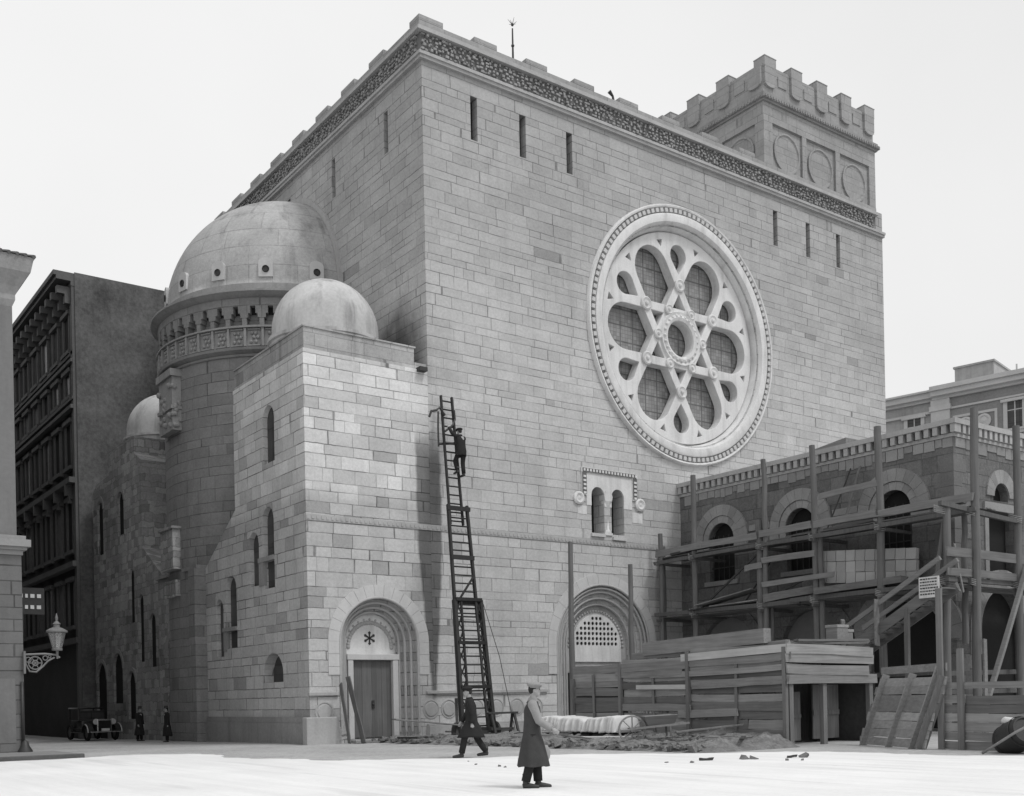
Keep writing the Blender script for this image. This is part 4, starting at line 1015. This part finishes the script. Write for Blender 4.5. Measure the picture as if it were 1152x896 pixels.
pb.tube([c+Vector((-.5,-.12,.1)), c+Vector((-.52,-.12,-.5)), c+Vector((-.5,-.1,-1.2))], .035, 8)
pb.tube([c+Vector((-.2,-.1,-.6)), c+Vector((.1,-.15,-.35)), c+Vector((.25,-.1,-.1)), c+Vector((.22,-.1,.25))], .04, 8)
pb.tube([c+Vector((-.5,-.1,-1.1)), c+Vector((.2,-.1,-1.0))], .05, 8)
for k in range(9): pass
pb.lathe([(.18,-.03),(.22,0),(.18,.03)], (0,0), 16, axis='y') if False else None
part(pb, 'pulley_bracket', M['iron'], lad)
cg = MB()
for s in (-1,1):
    cg.beam((4.98+s*.62,-3.0,.25),(4.98+s*.9,-3.3,0),.12,.12); cg.beam((4.98+s*.6,-2.6,1.5),(4.98+s*.95,-3.2,0),.1,.1)
cg.box(4.2,5.8,-3.25,-2.75,.2,.36)
part(cg, 'carriage', M['darkwood'], lad)
for s in (-1,1):
    part(MB().lathe([(.0,-.05),(.3,-.05),(.34,-.04),(.34,.04),(.3,.05),(0,.05)], (-2.95+.0,.34), 20, axis='x').xf(Matrix.Translation((4.98+s*.8,0,0))), 'wheel', M['darkwood'], lad)
part(MB().tube([lz(5.0)+Vector((.65,-.3,0)), (6.3,-2.6,3.0), (6.75,-2.9,.2)], .014, 6), 'guy_rope', M['iron'], lad)

# ------------------------------------------------------------------ street lamp, left house, dark tenement, apartment house
lh_ = empty('corner_house', (-8.95,1.7,0), 'grey plastered corner house with heavy eaves and banded base', 'house')
part(MB().box(-30,-9.02,1.72,16,6.85,15.0), 'wall', M['lwall'], lh_)
part(MB().box(-30,-8.9,1.7,16,-.4,6.25), 'base', M['lbase'], lh_)
m = MB()
for i, (o, z0, z1) in enumerate(((.04,6.253,6.4),(.14,6.4,6.5),(.24,6.5,6.72),(.12,6.72,6.85))): m.box(-30,-8.9+o,1.7-o,16,z0,z1)
part(m, 'band_moulding', M['ltrim'], lh_)
m = MB()
cp = [(0,14.0),(.08,14.2),(.08,14.35),(.2,14.6),(.46,15.0),(.5,15.2),(.55,15.45),(0,15.5)]
for (o0, z0), (o1_, z1) in zip(cp, cp[1:]):
    if z1 <= z0: continue
    x0, x1 = -9.02+o0, -9.02+o1_; y0, y1 = 1.72-o0, 1.72-o1_
    m.add([(-30,y0,z0),(x0,y0,z0),(x0,16,z0),(-30,y1,z1),(x1,y1,z1),(x1,16,z1)], [(0,1,4,3),(1,2,5,4)])
x1, y1 = -9.02+.55, 1.72-.55
m.add([(-30,y1,15.45),(x1,y1,15.45),(x1,16,15.45),(-30,16,15.45)], [(0,1,2,3)])
part(m, 'eaves', M['trimdark'], lh_)
rf = MB().add([(-30,y1-.04,15.46),(x1+.04,y1-.04,15.46),(x1+.04,16,15.46),(-30,9,18.0),(x1-6,9,18.0)], [(0,1,4,3),(1,2,4)])
for i in range(60):
    x = x1+.0-i*.24; rf.tube([(x,y1-.05,15.47),(x-.5,y1+1.2,15.85)], .06, 6)
part(rf, 'roof', M['tile'], lh_)
for x in (-12,-16,-20):
    for z0, h in ((8.5,2.2),(2.2,2.2)):
        w = part(MB().box(x-.85,x+.85,1.62,1.75,z0-.15,z0).box(x-.8,x-.62,1.66,1.75,z0,z0+h).box(x+.62,x+.8,1.66,1.75,z0,z0+h).box(x-.85,x+.85,1.64,1.75,z0+h,z0+h+.2), 'window', M['ltrim'], lh_)
        part(MB().box(x-.61,x+.61,1.69,1.71,z0+.01,z0+h-.01), 'pane', M['pane'], w)
part(MB().box(-10.9,-9.15,1.685,1.71,.4,2.4), 'wall_panel', M['lwall'], lh_)
part(MB().tube([(-8.97,1.62,.1),(-8.97,1.62,2.3)], .05, 8), 'drainpipe', M['iron'], lh_, smooth=True)
part(MB().lathe([(.0,-.1),(.26,-.1),(.22,.15),(.13,.3),(.1,.42),(0,.5)], (-8.92,1.6), 12), 'corner_guard', M['iron'], lh_, smooth=True)

lm = empty('gas_lamp', (-8.88,1.6,3.1), 'ornate iron gas lantern on a scrolled bracket at the house corner', 'street lamp')
b = MB().tube([(-8.9,1.6,3.14),(-8.3,1.6,3.17),(-7.95,1.6,3.14),(-7.85,1.6,3.05)], .035, 8)
b.tube([(-8.87,1.6,3.1),(-8.86,1.6,2.85),(-8.75,1.6,2.62),(-8.55,1.6,2.6),(-8.35,1.6,2.78),(-8.2,1.6,2.95),(-8.0,1.6,3.06)], .03, 8)
def ringt(c, r, t, q=16): b.tube([(c[0]+r*cos(2*pi*k/q),1.6,c[1]+r*sin(2*pi*k/q)) for k in range(q+1)], t, 6, cap=False)
ringt((-8.58,2.88),.2,.022); ringt((-8.58,2.88),.08,.022); ringt((-8.78,2.98),.08,.018); ringt((-8.28,3.04),.07,.018); ringt((-8.15,3.08),.04,.015)
for k in range(6): b.tube([(-8.58,1.6,2.88),(-8.58+.2*cos(k*pi/3),1.6,2.88+.2*sin(k*pi/3))], .015, 5)
b.box(-8.93,-8.87,1.52,1.68,2.55,3.25)
part(b, 'bracket', M['irong'], lm, smooth=True, auto=50)
LX = -7.92; b = MB().tube([(LX,1.6,3.02),(LX,1.6,3.3)], [.03,.05], 8).lathe([(0,3.28),(.16,3.28),(.17,3.33),(.13,3.36),(0,3.36)], (LX,1.6), 12)
b.lathe([(.26,3.84),(.33,3.86),(.33,3.9),(.2,3.98),(.1,4.02),(.1,4.1),(.13,4.12),(.08,4.17),(.03,4.22),(.05,4.3),(.01,4.46)], (LX,1.6), 12)
for k in range(6):
    a_ = k*pi/3; b.tube([(LX+.13*cos(a_),1.6+.13*sin(a_),3.36),(LX+.26*cos(a_),1.6+.26*sin(a_),3.86)], .016, 5)
b.lathe([(.0,3.5),(.04,3.5),(.05,3.6),(.02,3.7),(0,3.7)], (LX,1.6), 8)
ln = part(b, 'lantern', M['irong'], lm, smooth=True, auto=40)
GM = bpy.data.materials.new('lamp_glass'); GM.use_nodes = True; gb = GM.node_tree.nodes['Principled BSDF']
gb.inputs['Base Color'].default_value = (.6,.6,.6,1); gb.inputs['Roughness'].default_value = .1; gb.inputs['Alpha'].default_value = .35
part(MB().lathe([(.125,3.365),(.25,3.84)], (LX,1.6), 6), 'lantern_glass', GM, ln)

CURT = plain('drawn_curtain', .16, .3, 2)
tn = empty('tenement', (-.55,27.3,0), 'tall sooty tenement with a blank gable wall and bracketed cornice', 'building')
part(MB().box(-.52,26,27.3,75,-2,24.6), 'wall', M['sootf'], tn)
part(MB().box(-.56,26,27.25,27.298,-2,25.35), 'gable_wall', M['soot'], tn)
m = MB().box(-.75,26,27.3,75,24.603,24.85).box(-1.5,26,27.3,75,24.853,25.05).box(-1.65,26,27.3,75,25.05,25.3)
part(m, 'cornice', M['sootm'], tn)
y = 27.6
while y < 70: part(MB().box(-1.4,-.53,y,y+.35,24.2,24.6).box(-1.0,-.53,y,y+.35,23.7,24.2), 'cornice_bracket', M['sootm'], tn); y += 1.25
m = MB()
for z, h, o in ((20.9,.2,.2),(20.45,.18,.3),(18.4,.18,.25),(17.9,.2,.35),(13.8,.3,.5),(9.2,.3,.4),(5.0,.3,.3)): m.box(-.52-o,-.4,27.35,75,z,z+h)
m.box(-.72,-.4,27.33,27.75,-1,24.6)
part(m, 'string_courses', M['sootm'], tn)
y = 28.9
while y < 66:
    for z0, z1 in ((21.3,23.3),(18.8,20.1),(14.9,17.3),(10.2,13.0),(6.0,8.5)):
        f = part(MB().box(-.66,-.5,y-.72,y-.55,z0,z1).box(-.66,-.5,y+.55,y+.72,z0,z1).box(-.76,-.5,y-.85,y+.85,z1,z1+.22).box(-.78,-.5,y-.85,y+.85,z0-.2,z0), 'window', M['sootm'], tn)
        part(MB().box(-.56,-.53,y-.54,y+.54,z0+.005,z1-.005), 'pane', random.choice((M['void'],M['void'],M['sootf'],M['pane'],CURT)), f)
    y += 2.5
y = 28.2
while y < 60: part(MB().box(-1.02,-.5,y,y+.3,13.2,13.797).box(-.85,-.5,y,y+.3,12.8,13.2), 'balcony_bracket', M['sootm'], tn); y += 2.5
# opposite side of the street closes the view at the end
oh = empty('street_end_house', (-6,78,0), 'dark sooty house closing the far end of the street', 'house')
part(MB().box(-14,4,78,90,-2,9), 'wall', M['sootf'], oh); part(MB().box(-14.2,4.2,77.8,90,9.0,9.3), 'cornice', M['sootm'], oh)
for x in (-10,-7,-4,-1):
    for z in (1.2,5):
        f = part(MB().box(x-.7,x+.7,77.86,77.99,z+2.2,z+2.4), 'window', M['sootm'], oh); part(MB().box(x-.55,x+.55,77.95,77.99,z,z+2.195), 'pane', M['void'], f)
sl_ = empty('shop_sign', (-8.9,9,5.6), 'dark hanging shop board with two rows of pale lettering in the street', 'sign')
part(MB().box(-8.0,-6.6,8.95,9.05,5.0,6.0).beam((-8.9,9,5.9),(-8.0,9,5.9),.05,.05), 'board', M['sootf'], sl_)
tx = MB()
for r in range(2):
    x = -7.9
    while x < -6.75: w = random.uniform(.08,.16); part(MB().box(x,x+w,8.93,8.948,5.62-r*.42,5.76-r*.42), 'letter', M['white'], sl_); x += w+.09
st_h = empty('unseen_street_house', (-9.0,17,0), 'plain dark unseen house behind the corner house, raised to shade the narrow street', 'house')
part(MB().box(-30,-9.1,16.3,70,-2,25), 'wall', M['sootf'], st_h); part(MB().box(-30,-8.7,16.25,70,25.003,25.4), 'cornice', M['sootm'], st_h)  # house out of view, made this tall so that it shades the side street

apt = empty('apartment_house', (62.47,19.33,0), 'pale plastered apartment house in the distance behind the scaffold', 'building', rz=atan2(-10.35, 2.3))
def ap_(mb, name, mat, p=apt): return mb.build(name, mat, p)
ap_(MB().box(-14,3.6,.25,14,-1,24.9), 'wall', M['aptwall']); ap_(MB().box(3.62,24,0,14,-1,24.9), 'wall', M['aptdark'])
ap_(MB().box(-14,3.6,.0,14,24.903,25.15).box(-14,3.6,-.3,14,25.15,25.6).box(-14,3.6,-.5,14,25.6,25.75).box(3.62,24,-.25,14,24.905,25.15).box(3.62,24,-.6,14,25.15,25.55).box(3.62,24,-.8,14,25.55,25.9), 'cornice', M['apttrim'])
ap_(MB().box(3.5,5.0,-.2,.1,-1,24.9).box(3.4,5.1,-.3,.1,24.0,24.4), 'pilaster', M['apttrim'])
ap_(MB().box(-14,3.48,.05,.3,23.95,24.15).box(-14,3.48,.05,.3,19.5,19.8), 'string_course', M['apttrim'])
ap_(MB().box(5.1,24,-.12,.05,21.2,21.45).box(5.1,24,-.12,.05,24.0,24.15), 'string_course', M['apttrim'])
ap_(MB().box(5.2,8.2,.6,5,25.9,27.3).box(5.1,8.3,.5,5.1,27.3,27.45), 'chimney', M['aptwall'])
ap_(MB().tube([(9.8,1,25.9),(9.8,1,26.8)], .07, 6), 'flue', M['apttrim'])
for x, z0, z1, d in ((2.0,22.0,23.8,.25),(-1.5,22.0,23.8,.25),(-5,22.0,23.8,.25),(9.9,21.6,23.7,0),(14,21.6,23.7,0),(18,21.6,23.7,0),(2.0,17.0,19.0,.25),(9.9,17,19.2,0),(14,17,19.2,0)):
    f = ap_(MB().box(x-.85,x-.55,d-.1,d+.05,z0,z1).box(x+.55,x+.85,d-.1,d+.05,z0,z1).box(x-1.0,x+1.0,d-.25,d+.05,z1,z1+.22).box(x-.95,x+.95,d-.2,d+.05,z0-.15,z0), 'window', M['apttrim'])
    ap_(MB().box(x-.545,x+.545,d-.03,d-.005,z0+.005,z1-.005), 'pane', M['pane'], f); ap_(MB().box(x-.04,x+.04,d-.05,d-.033,z0,z1).box(x-.54,x+.54,d-.055,d-.035,z1-.7,z1-.63), 'sash_bar', M['apttrim'], f)
for x in (6.2,7.6): 
    ap_(MB().lathe([(.55,-.05),(.55,-.15),(.4,-.18),(.3,-.1),(0,-.2)], (x,22.6), 18, axis='y'), 'relief', M['apttrim'])
ap_(MB().box(5.2,8.6,-.08,.03,23.2,23.4).box(5.2,5.4,-.08,.03,21.5,23.2).box(8.4,8.6,-.08,.03,21.5,23.2), 'relief_frame', M['apttrim'])

# ------------------------------------------------------------------ old motor car
car = empty('motor_car', (-1.35,21.3,gz(0,21.3)), 'old black motor car parked in the dark side street', 'car', rz=radians(4))
def cp_(mb, name, mat, p=car, **k): return mb.build(name, mat, p, **k)
cp_(MB().box(-.55,.55,.9,2.6,.45,1.0).box(-.62,.62,.7,2.7,.42,.6), 'body', M['carpaint'], bevel=.06, smooth=True, auto=40)
cp_(MB().box(-.42,.42,-.75,.88,.5,1.05), 'bonnet', M['carpaint'], bevel=.1, smooth=True, auto=50)
rd = cp_(MB().box(-.36,.36,-.83,-.76,.45,1.08), 'radiator', M['chrome'], bevel=.03); cp_(MB().box(-.3,.3,-.85,-.832,.5,1.0), 'grille', M['void'], rd)
cp_(MB().box(-.66,.66,1.0,2.6,1.58,1.66), 'roof', M['carpaint'], bevel=.04, smooth=True, auto=50)
for x in (-.6,.6):
    for y in (.98,2.5): cp_(MB().box(x-.03,x+.03,y-.03,y+.03,1.0,1.58), 'roof_pillar', M['carpaint'])
cp_(MB().box(-.58,.58,.93,.95,1.02,1.5), 'windscreen', M['pane']); 
for x in (-.68,.68):
    fd = []
    for k in range(13):
        t = pi*k/12; fd.append((x, -.35-.5*cos(t), .42+.42*sin(t)))
    q = MB()
    for a_, b_ in zip(fd, fd[1:]): q.beam(a_, b_, .28, .03, up=(1,0,0)) if False else q.beam(a_, b_, .28, .035)
    q.beam((x,.15,.42),(x,1.9,.4),.28,.04); cp_(q, 'mudguard', M['carpaint'])
    e_ = MB()
    for a_, b_ in zip(fd[:6], fd[1:7]): e_.beam((x+math.copysign(.15,x),a_[1]-.02,a_[2]),(x+math.copysign(.15,x),b_[1]-.02,b_[2]),.03,.06)
    cp_(e_, 'mudguard_edge', M['white'])
    hl = cp_(MB().lathe([(0,-.62),(.06,-.64),(.14,-.78),(.15,-.82)], (x*.62,.95), 14, axis='y'), 'headlight', M['chrome'], smooth=True); cp_(MB().lathe([(.145,-.815),(0,-.83)], (x*.62,.95), 14, axis='y'), 'lens', M['pale'], hl)
    for y in (-.35,2.2):
        wh = cp_(MB().lathe([(.28,-.07),(.38,-.07),(.41,0),(.38,.07),(.28,.07),(.28,-.07)], (y,.41), 24, axis='x').xf(Matrix.Translation((x,0,0))), 'wheel', M['tyre'], smooth=True, auto=40)
        cp_(MB().lathe([(0,-.05),(.27,-.04),(.27,.04),(0,.05)], (y,.41), 16, axis='x').xf(Matrix.Translation((x,0,0))), 'rim', M['carpaint'], wh)
cp_(MB().tube([(-.75,-.98,.45),(.75,-.98,.45)], .03, 8), 'bumper', M['chrome'])
cp_(MB().box(-.2,.2,-.96,-.94,.5,.62), 'number_plate', M['white'])

# ------------------------------------------------------------------ people
def person(loc, rz, h, label, P, coat='coat', hem=.55, trouser='coat', sleeve=None, cap='tweed', extra=None, group=None):
    root = empty('person', loc, label, 'person', group, rz); root.scale = (h/1.74,)*3
    lean = P.get('lean', 0); pel = Vector((0,0,.92+P.get('dz',0)))
    def up(z, x=0): return Vector((pel.x+sin(lean)*(z)+x, 0, pel.z+cos(lean)*z))
    chest, neck, head = up(.36), up(.56, .01), up(.71, .035+P.get('hx',0))
    body = MB()
    body.tube([up(-.06),up(.05),up(.2),up(.36),up(.47),up(.53)], [.11,.13,.115,.14,.13,.06], 14, sq=1.0)
    body.tube([up(.48),neck,up(.64,.02)], [.065,.055,.052], 10)
    body.sphere(head, (.092,.074,.112), 20, 14); body.sphere(head+Vector((.035,0,-.06)), (.055,.05,.06), 12, 8)
    body.tube([head+Vector((.08,0,.02)), head+Vector((.108,0,-.02)), head+Vector((.085,0,-.032))], [.01,.018,.014], 6)
    for s in (-1,1): body.sphere(head+Vector((-.005,s*.075,-.01)), (.022,.012,.032), 8, 6)
    body.sphere(head+Vector((.085,0,-.062)), (.012,.022,.006), 8, 5)
    legs = []
    for s, th_, sh in ((1,*P['L']),(-1,*P['R'])):
        hip = pel+Vector((0,s*.09,-.02)); kn = hip+Vector((sin(th_),0,-cos(th_)))*.43; an = kn+Vector((sin(sh),0,-cos(sh)))*.40
        body.tube([hip,hip.lerp(kn,.5),kn,kn.lerp(an,.35),an], [.085,.075,.055,.055,.038], 10); legs.append((hip,kn,an,s,sh))
        body.tube([an,an+Vector((.06,0,-.045)),an+Vector((.17,0,-.06))], [.04,.04,.028], 8)
    hands = []; sl = MB()
    for s, ua, ab, fa, bend in ((1,*P['AL']),(-1,*P['AR'])):
        sh_ = up(.47)+Vector((0,s*.165,0)); d1 = Vector((sin(ua)*cos(ab), s*sin(ab), -cos(ua)*cos(ab))); el = sh_+d1*.29
        d2 = Vector((sin(fa)*cos(bend), s*sin(bend), -cos(fa)*cos(bend))); wr = el+d2*.25
        body.tube([sh_,el,wr], [.05,.04,.026], 10)
        side = d2.cross(Vector((0,1,0))).normalized(); lat = side.cross(d2)
        pm = wr+d2*.05
        body.tube([wr,wr+d2*.03,wr+d2*.085], [.026,.036,.036], 8)
        for k, (off, l) in enumerate(((-.027,.07),(-.009,.08),(.009,.076),(.027,.06))):
            b0 = wr+d2*.08+side*off; b1 = b0+d2*l*.5-lat*.012*s; b2 = b1+d2*l*.35-lat*.03*s
            body.tube([b0-d2*.02,b0,b1,b2], [.009,.0095,.009,.007], 6)
        t0 = wr+d2*.035+side*-.03; body.tube([wr+d2*.03,t0,t0+d2*.035-side*.02,t0+d2*.06-side*.018-lat*.015*s], [.012,.012,.011,.008], 6)
        hands.append(wr+d2*.1)
        sl.tube([sh_+Vector((0,-s*.03,.03)),sh_,sh_.lerp(el,.5),el,el.lerp(wr,.6),wr], [.075,.082,.074,.066,.06,.055], 12)
    o = body.build('body', M['skin'], root)
    m = o.modifiers.new('r','REMESH'); m.mode = 'VOXEL'; m.voxel_size = .0085; m.use_smooth_shade = True
    m2 = o.modifiers.new('s','SMOOTH'); m2.factor = .5; m2.iterations = 2; bake(o)
    for p in o.data.polygons: p.use_smooth = True
    for s in (-1,1): MB().sphere(head+Vector((.083,s*.03,.012)), (.01,.013,.009), 8, 6).build('eye', M['leather'], root, True)
    # coat
    n, ct = 40, MB(); zs_ = [.545,.5,.45,.36,.22,.1,-.02,-.15]; 
    while zs_[-1] > hem-.92+.09: zs_.append(zs_[-1]-.1)
    zs_.append(hem-.92)
    mid = (legs[0][1]+legs[1][1])/2; sprd = abs(legs[0][1].x-legs[1][1].x)/2
    vs = []
    for i, z in enumerate(zs_):
        c = up(z) if z > -.05 else Vector((pel.x+(mid.x-pel.x)*min(1,-z/.43), 0, pel.z+z))
        f = max(0, -z)
        rx = {.545:.065,.5:.1,.45:.125,.36:.14,.22:.132,.1:.14,-.02:.15}.get(z, .155+f*.10+sprd*min(1, f/.4)); ry = {.545:.07,.5:.17,.45:.2,.36:.195,.22:.175,.1:.175,-.02:.19}.get(z, .195+f*.10)
        for k in range(n):
            t = 2*pi*k/n; w = 1+(.02+.09*min(1, f))*sin(t*7+z*3+h*9)*min(1, max(0, .3-z))
            vs.append((c.x+rx*w*cos(t)-.02*f, ry*w*sin(t), c.z+.008*sin(t*5)))
    for q in range(len(vs)):
        v3 = Vector(vs[q]); k_ = MN.noise(Vector((v3.x*7, v3.y*7, v3.z*2.2)))*.022+MN.noise(v3*16)*.008; vs[q] = (v3.x*(1+k_*3), v3.y*(1+k_*3), v3.z)
    ct.add(vs, [(i*n+k, i*n+(k+1) % n, (i+1)*n+(k+1) % n, (i+1)*n+k) for i in range(len(zs_)-1) for k in range(n)])
    o = ct.build('coat', M[coat], root, True); m = o.modifiers.new('s','SOLIDIFY'); m.thickness = .012; bake(o)
    for p in o.data.polygons: p.use_smooth = True
    for q in range(len(sl.v)):
        v3 = Vector(sl.v[q]); n3 = MN.noise_vector(v3*14)*.012; sl.v[q] = tuple(v3+n3)
    sl.build('sleeves', M[sleeve or coat], root, True)
    cl = MB().tube([up(.52)+Vector((.0,0,0)),up(.58,.008)], [.085,.068], 16, cap=False); cl.build('collar', M[sleeve or coat], root, True)
    for hip,kn,an,s,sh in legs:
        MB().tube([hip,hip.lerp(kn,.5),kn,kn.lerp(an,.5),an+Vector((0,0,.03))], [.105,.095,.08,.078,.075], 12).build('trouser_leg', M[trouser], root, True)
        b = MB().tube([an+Vector((0,0,.16)),an+Vector((0,0,.04)),an+Vector((0,0,-.03))], [.055,.05,.05], 10)
        b.tube([an+Vector((-.055,0,-.04)),an+Vector((.0,0,-.03)),an+Vector((.09,0,-.045)),an+Vector((.2,0,-.06)),an+Vector((.225,0,-.062))], [.035,.052,.046,.036,.02], 10)
        if sh < -.3: pass
        b.build('boot', M['leather'], root, True)
    hr = MB().sphere(head+Vector((-.018,0,.018)), (.088,.079,.108), 18, 12); hr.build('hair', M['hair'], root, True)
    if cap == 'hat':
        q = MB().lathe([(.0,.2),(.07,.2),(.09,.17),(.098,.07),(.15,.065),(.155,.075),(.1,.085)], (0,0), 24)
    else:
        q = MB().sphere((-.005,0,.085), (.128,.122,.052), 20, 12).add([(.08+.0,-.085,.062),(.08,.085,.062),(.165,.05,.05),(.165,-.05,.05)], [(0,1,2,3)]).lathe([(.096,.035),(.1,.085),(.12,.09)], (0,0), 24)
    q.xf(Matrix.Translation(head) @ Matrix.Rotation(.06, 4, 'Y')); q.build('cap' if cap != 'hat' else 'hat', M[cap if cap != 'hat' else 'leather'], root, True, auto=50)
    return root, hands
near, hn = person((-5.72,-20.3,.006), radians(-36), 1.72, 'passer-by in long dark coat, pale sleeves and pale flat cap nearest the viewer',
    dict(L=(.16,.05), R=(-.08,-.22), AL=(.1,.08,.35,.02), AR=(.35,.08,1.0,.0), lean=.03, dz=.0), coat='coat2', hem=.36, sleeve='tweed', trouser='coat')
bg_ = MB().sphere((0,0,0), (.13,.09,.17), 16, 10)
for q in range(len(bg_.v)):
    v3 = Vector(bg_.v[q]); bg_.v[q] = tuple(v3*(1+.25*MN.noise(v3*14)))
bg_.tube([(0,0,.14),(0,0,.27)], [.03,.015], 6)
bgo = bg_.build('bundle', M['tweed'], None, True); bgo.matrix_world = Matrix.Translation((-5.72,-20.3,.006)) @ Matrix.Rotation(radians(-36),4,'Z') @ Matrix.Translation(hn[0]+Vector((.02,.02,-.24)))
tag(bgo, 'small pale cloth bundle carried by the nearest passer-by', 'bundle')
person((-1.25,-11.9,.01), radians(144), 1.8, 'man in dark coat and cap striding in front of the ladder foot', dict(L=(.42,.2), R=(-.3,-.55), AL=(-.25,.1,.1,.05), AR=(.3,.1,.6,.05), lean=.06, dz=-.03), hem=.52, cap='coat')
person((-.95,16.05,gz(0,16)), radians(-60), 1.55, 'distant man in long black coat standing in the side street near the car', dict(L=(.06,.0), R=(-.05,-.08), AL=(.05,.1,.3,.0), AR=(.05,.1,.3,.0)), hem=.3, cap='hat')
person((-1.05,11.9,gz(0,12)), radians(180), 1.5, 'dark figure standing before the arched porch of the apse', dict(L=(.04,.0), R=(-.03,-.03), AL=(.0,.06,.1,.0), AR=(.0,.06,.1,.0)), hem=.3, cap='hat')
person((5.75,-1.22,9.75), radians(98), 1.78, 'workman in dark clothes climbing near the top of the ladder', dict(L=(.7,-.35), R=(.12,-.1), AL=(2.3,.2,2.6,.1), AR=(1.7,.2,2.4,.1), lean=.1, dz=-.0), hem=.72, cap='coat')


# ------------------------------------------------------------------ camera, sky, sun
W = bpy.data.worlds.new('World'); S.world = W; W.use_nodes = True
nt = W.node_tree; bg = nt.nodes['Background']
sky = nt.nodes.new('ShaderNodeTexSky'); sky.sky_type = 'NISHITA'; sky.sun_disc = False
SE, SAZ = radians(58), atan2(-.93, .36)
sky.sun_elevation = SE; sky.sun_rotation = pi/2-SAZ; sky.dust_density = 6; sky.ozone_density = 1
bw_ = nt.nodes.new('ShaderNodeRGBToBW'); nt.links.new(sky.outputs[0], bw_.inputs[0])
tc_ = nt.nodes.new('ShaderNodeTexCoord'); no = nt.nodes.new('ShaderNodeTexNoise'); no.inputs['Scale'].default_value = 1.6; no.inputs['Detail'].default_value = 5
nt.links.new(tc_.outputs['Generated'], no.inputs['Vector'])
mr = nt.nodes.new('ShaderNodeMapRange'); nt.links.new(no.outputs[0], mr.inputs[0])
for i, q in enumerate((.3, .7, 9.1, 10.2)): mr.inputs[i+1].default_value = q
mx = nt.nodes.new('ShaderNodeMix'); mx.data_type = 'FLOAT'; mx.inputs[0].default_value = .88
nt.links.new(bw_.outputs[0], mx.inputs[2]); nt.links.new(mr.outputs[0], mx.inputs[3])
cc_ = nt.nodes.new('ShaderNodeCombineColor')
for i in range(3): nt.links.new(mx.outputs[0], cc_.inputs[i])
nt.links.new(cc_.outputs[0], bg.inputs[0]); bg.inputs[1].default_value = .1
sl = bpy.data.lights.new('sun', 'SUN'); sl.energy = 1.6; sl.angle = radians(12)
so_ = bpy.data.objects.new('sun', sl); COL.objects.link(so_)
sd = Vector((cos(SE)*cos(SAZ), cos(SE)*sin(SAZ), sin(SE))); so_.rotation_euler = sd.to_track_quat('Z', 'Y').to_euler()

cam = bpy.data.cameras.new('camera'); co2 = bpy.data.objects.new('camera', cam); COL.objects.link(co2)
yaw, roll = radians(53.83), radians(-1.15)
d = Vector((cos(yaw), sin(yaw), 0)); r = Vector((sin(yaw), -cos(yaw), 0)); u = Vector((0,0,1))
r2 = r*cos(roll)+u*sin(roll); u2 = -r*sin(roll)+u*cos(roll)
Mx = Matrix((( r2.x, u2.x, -d.x, -16.4615), (r2.y, u2.y, -d.y, -34.4532), (r2.z, u2.z, -d.z, 1.5), (0,0,0,1)))
co2.matrix_world = Mx
cam.sensor_fit = 'HORIZONTAL'; cam.sensor_width = 36; cam.lens = 1212/1152*36; cam.shift_y = (785-448)/1152; cam.shift_x = 0
cam.clip_end = 2000; cam.clip_start = .1
S.camera = co2
S.view_settings.view_transform = 'Standard'; S.view_settings.look = 'None'; S.view_settings.gamma = 1; S.view_settings.use_curve_mapping = False
S.view_settings.exposure = 0
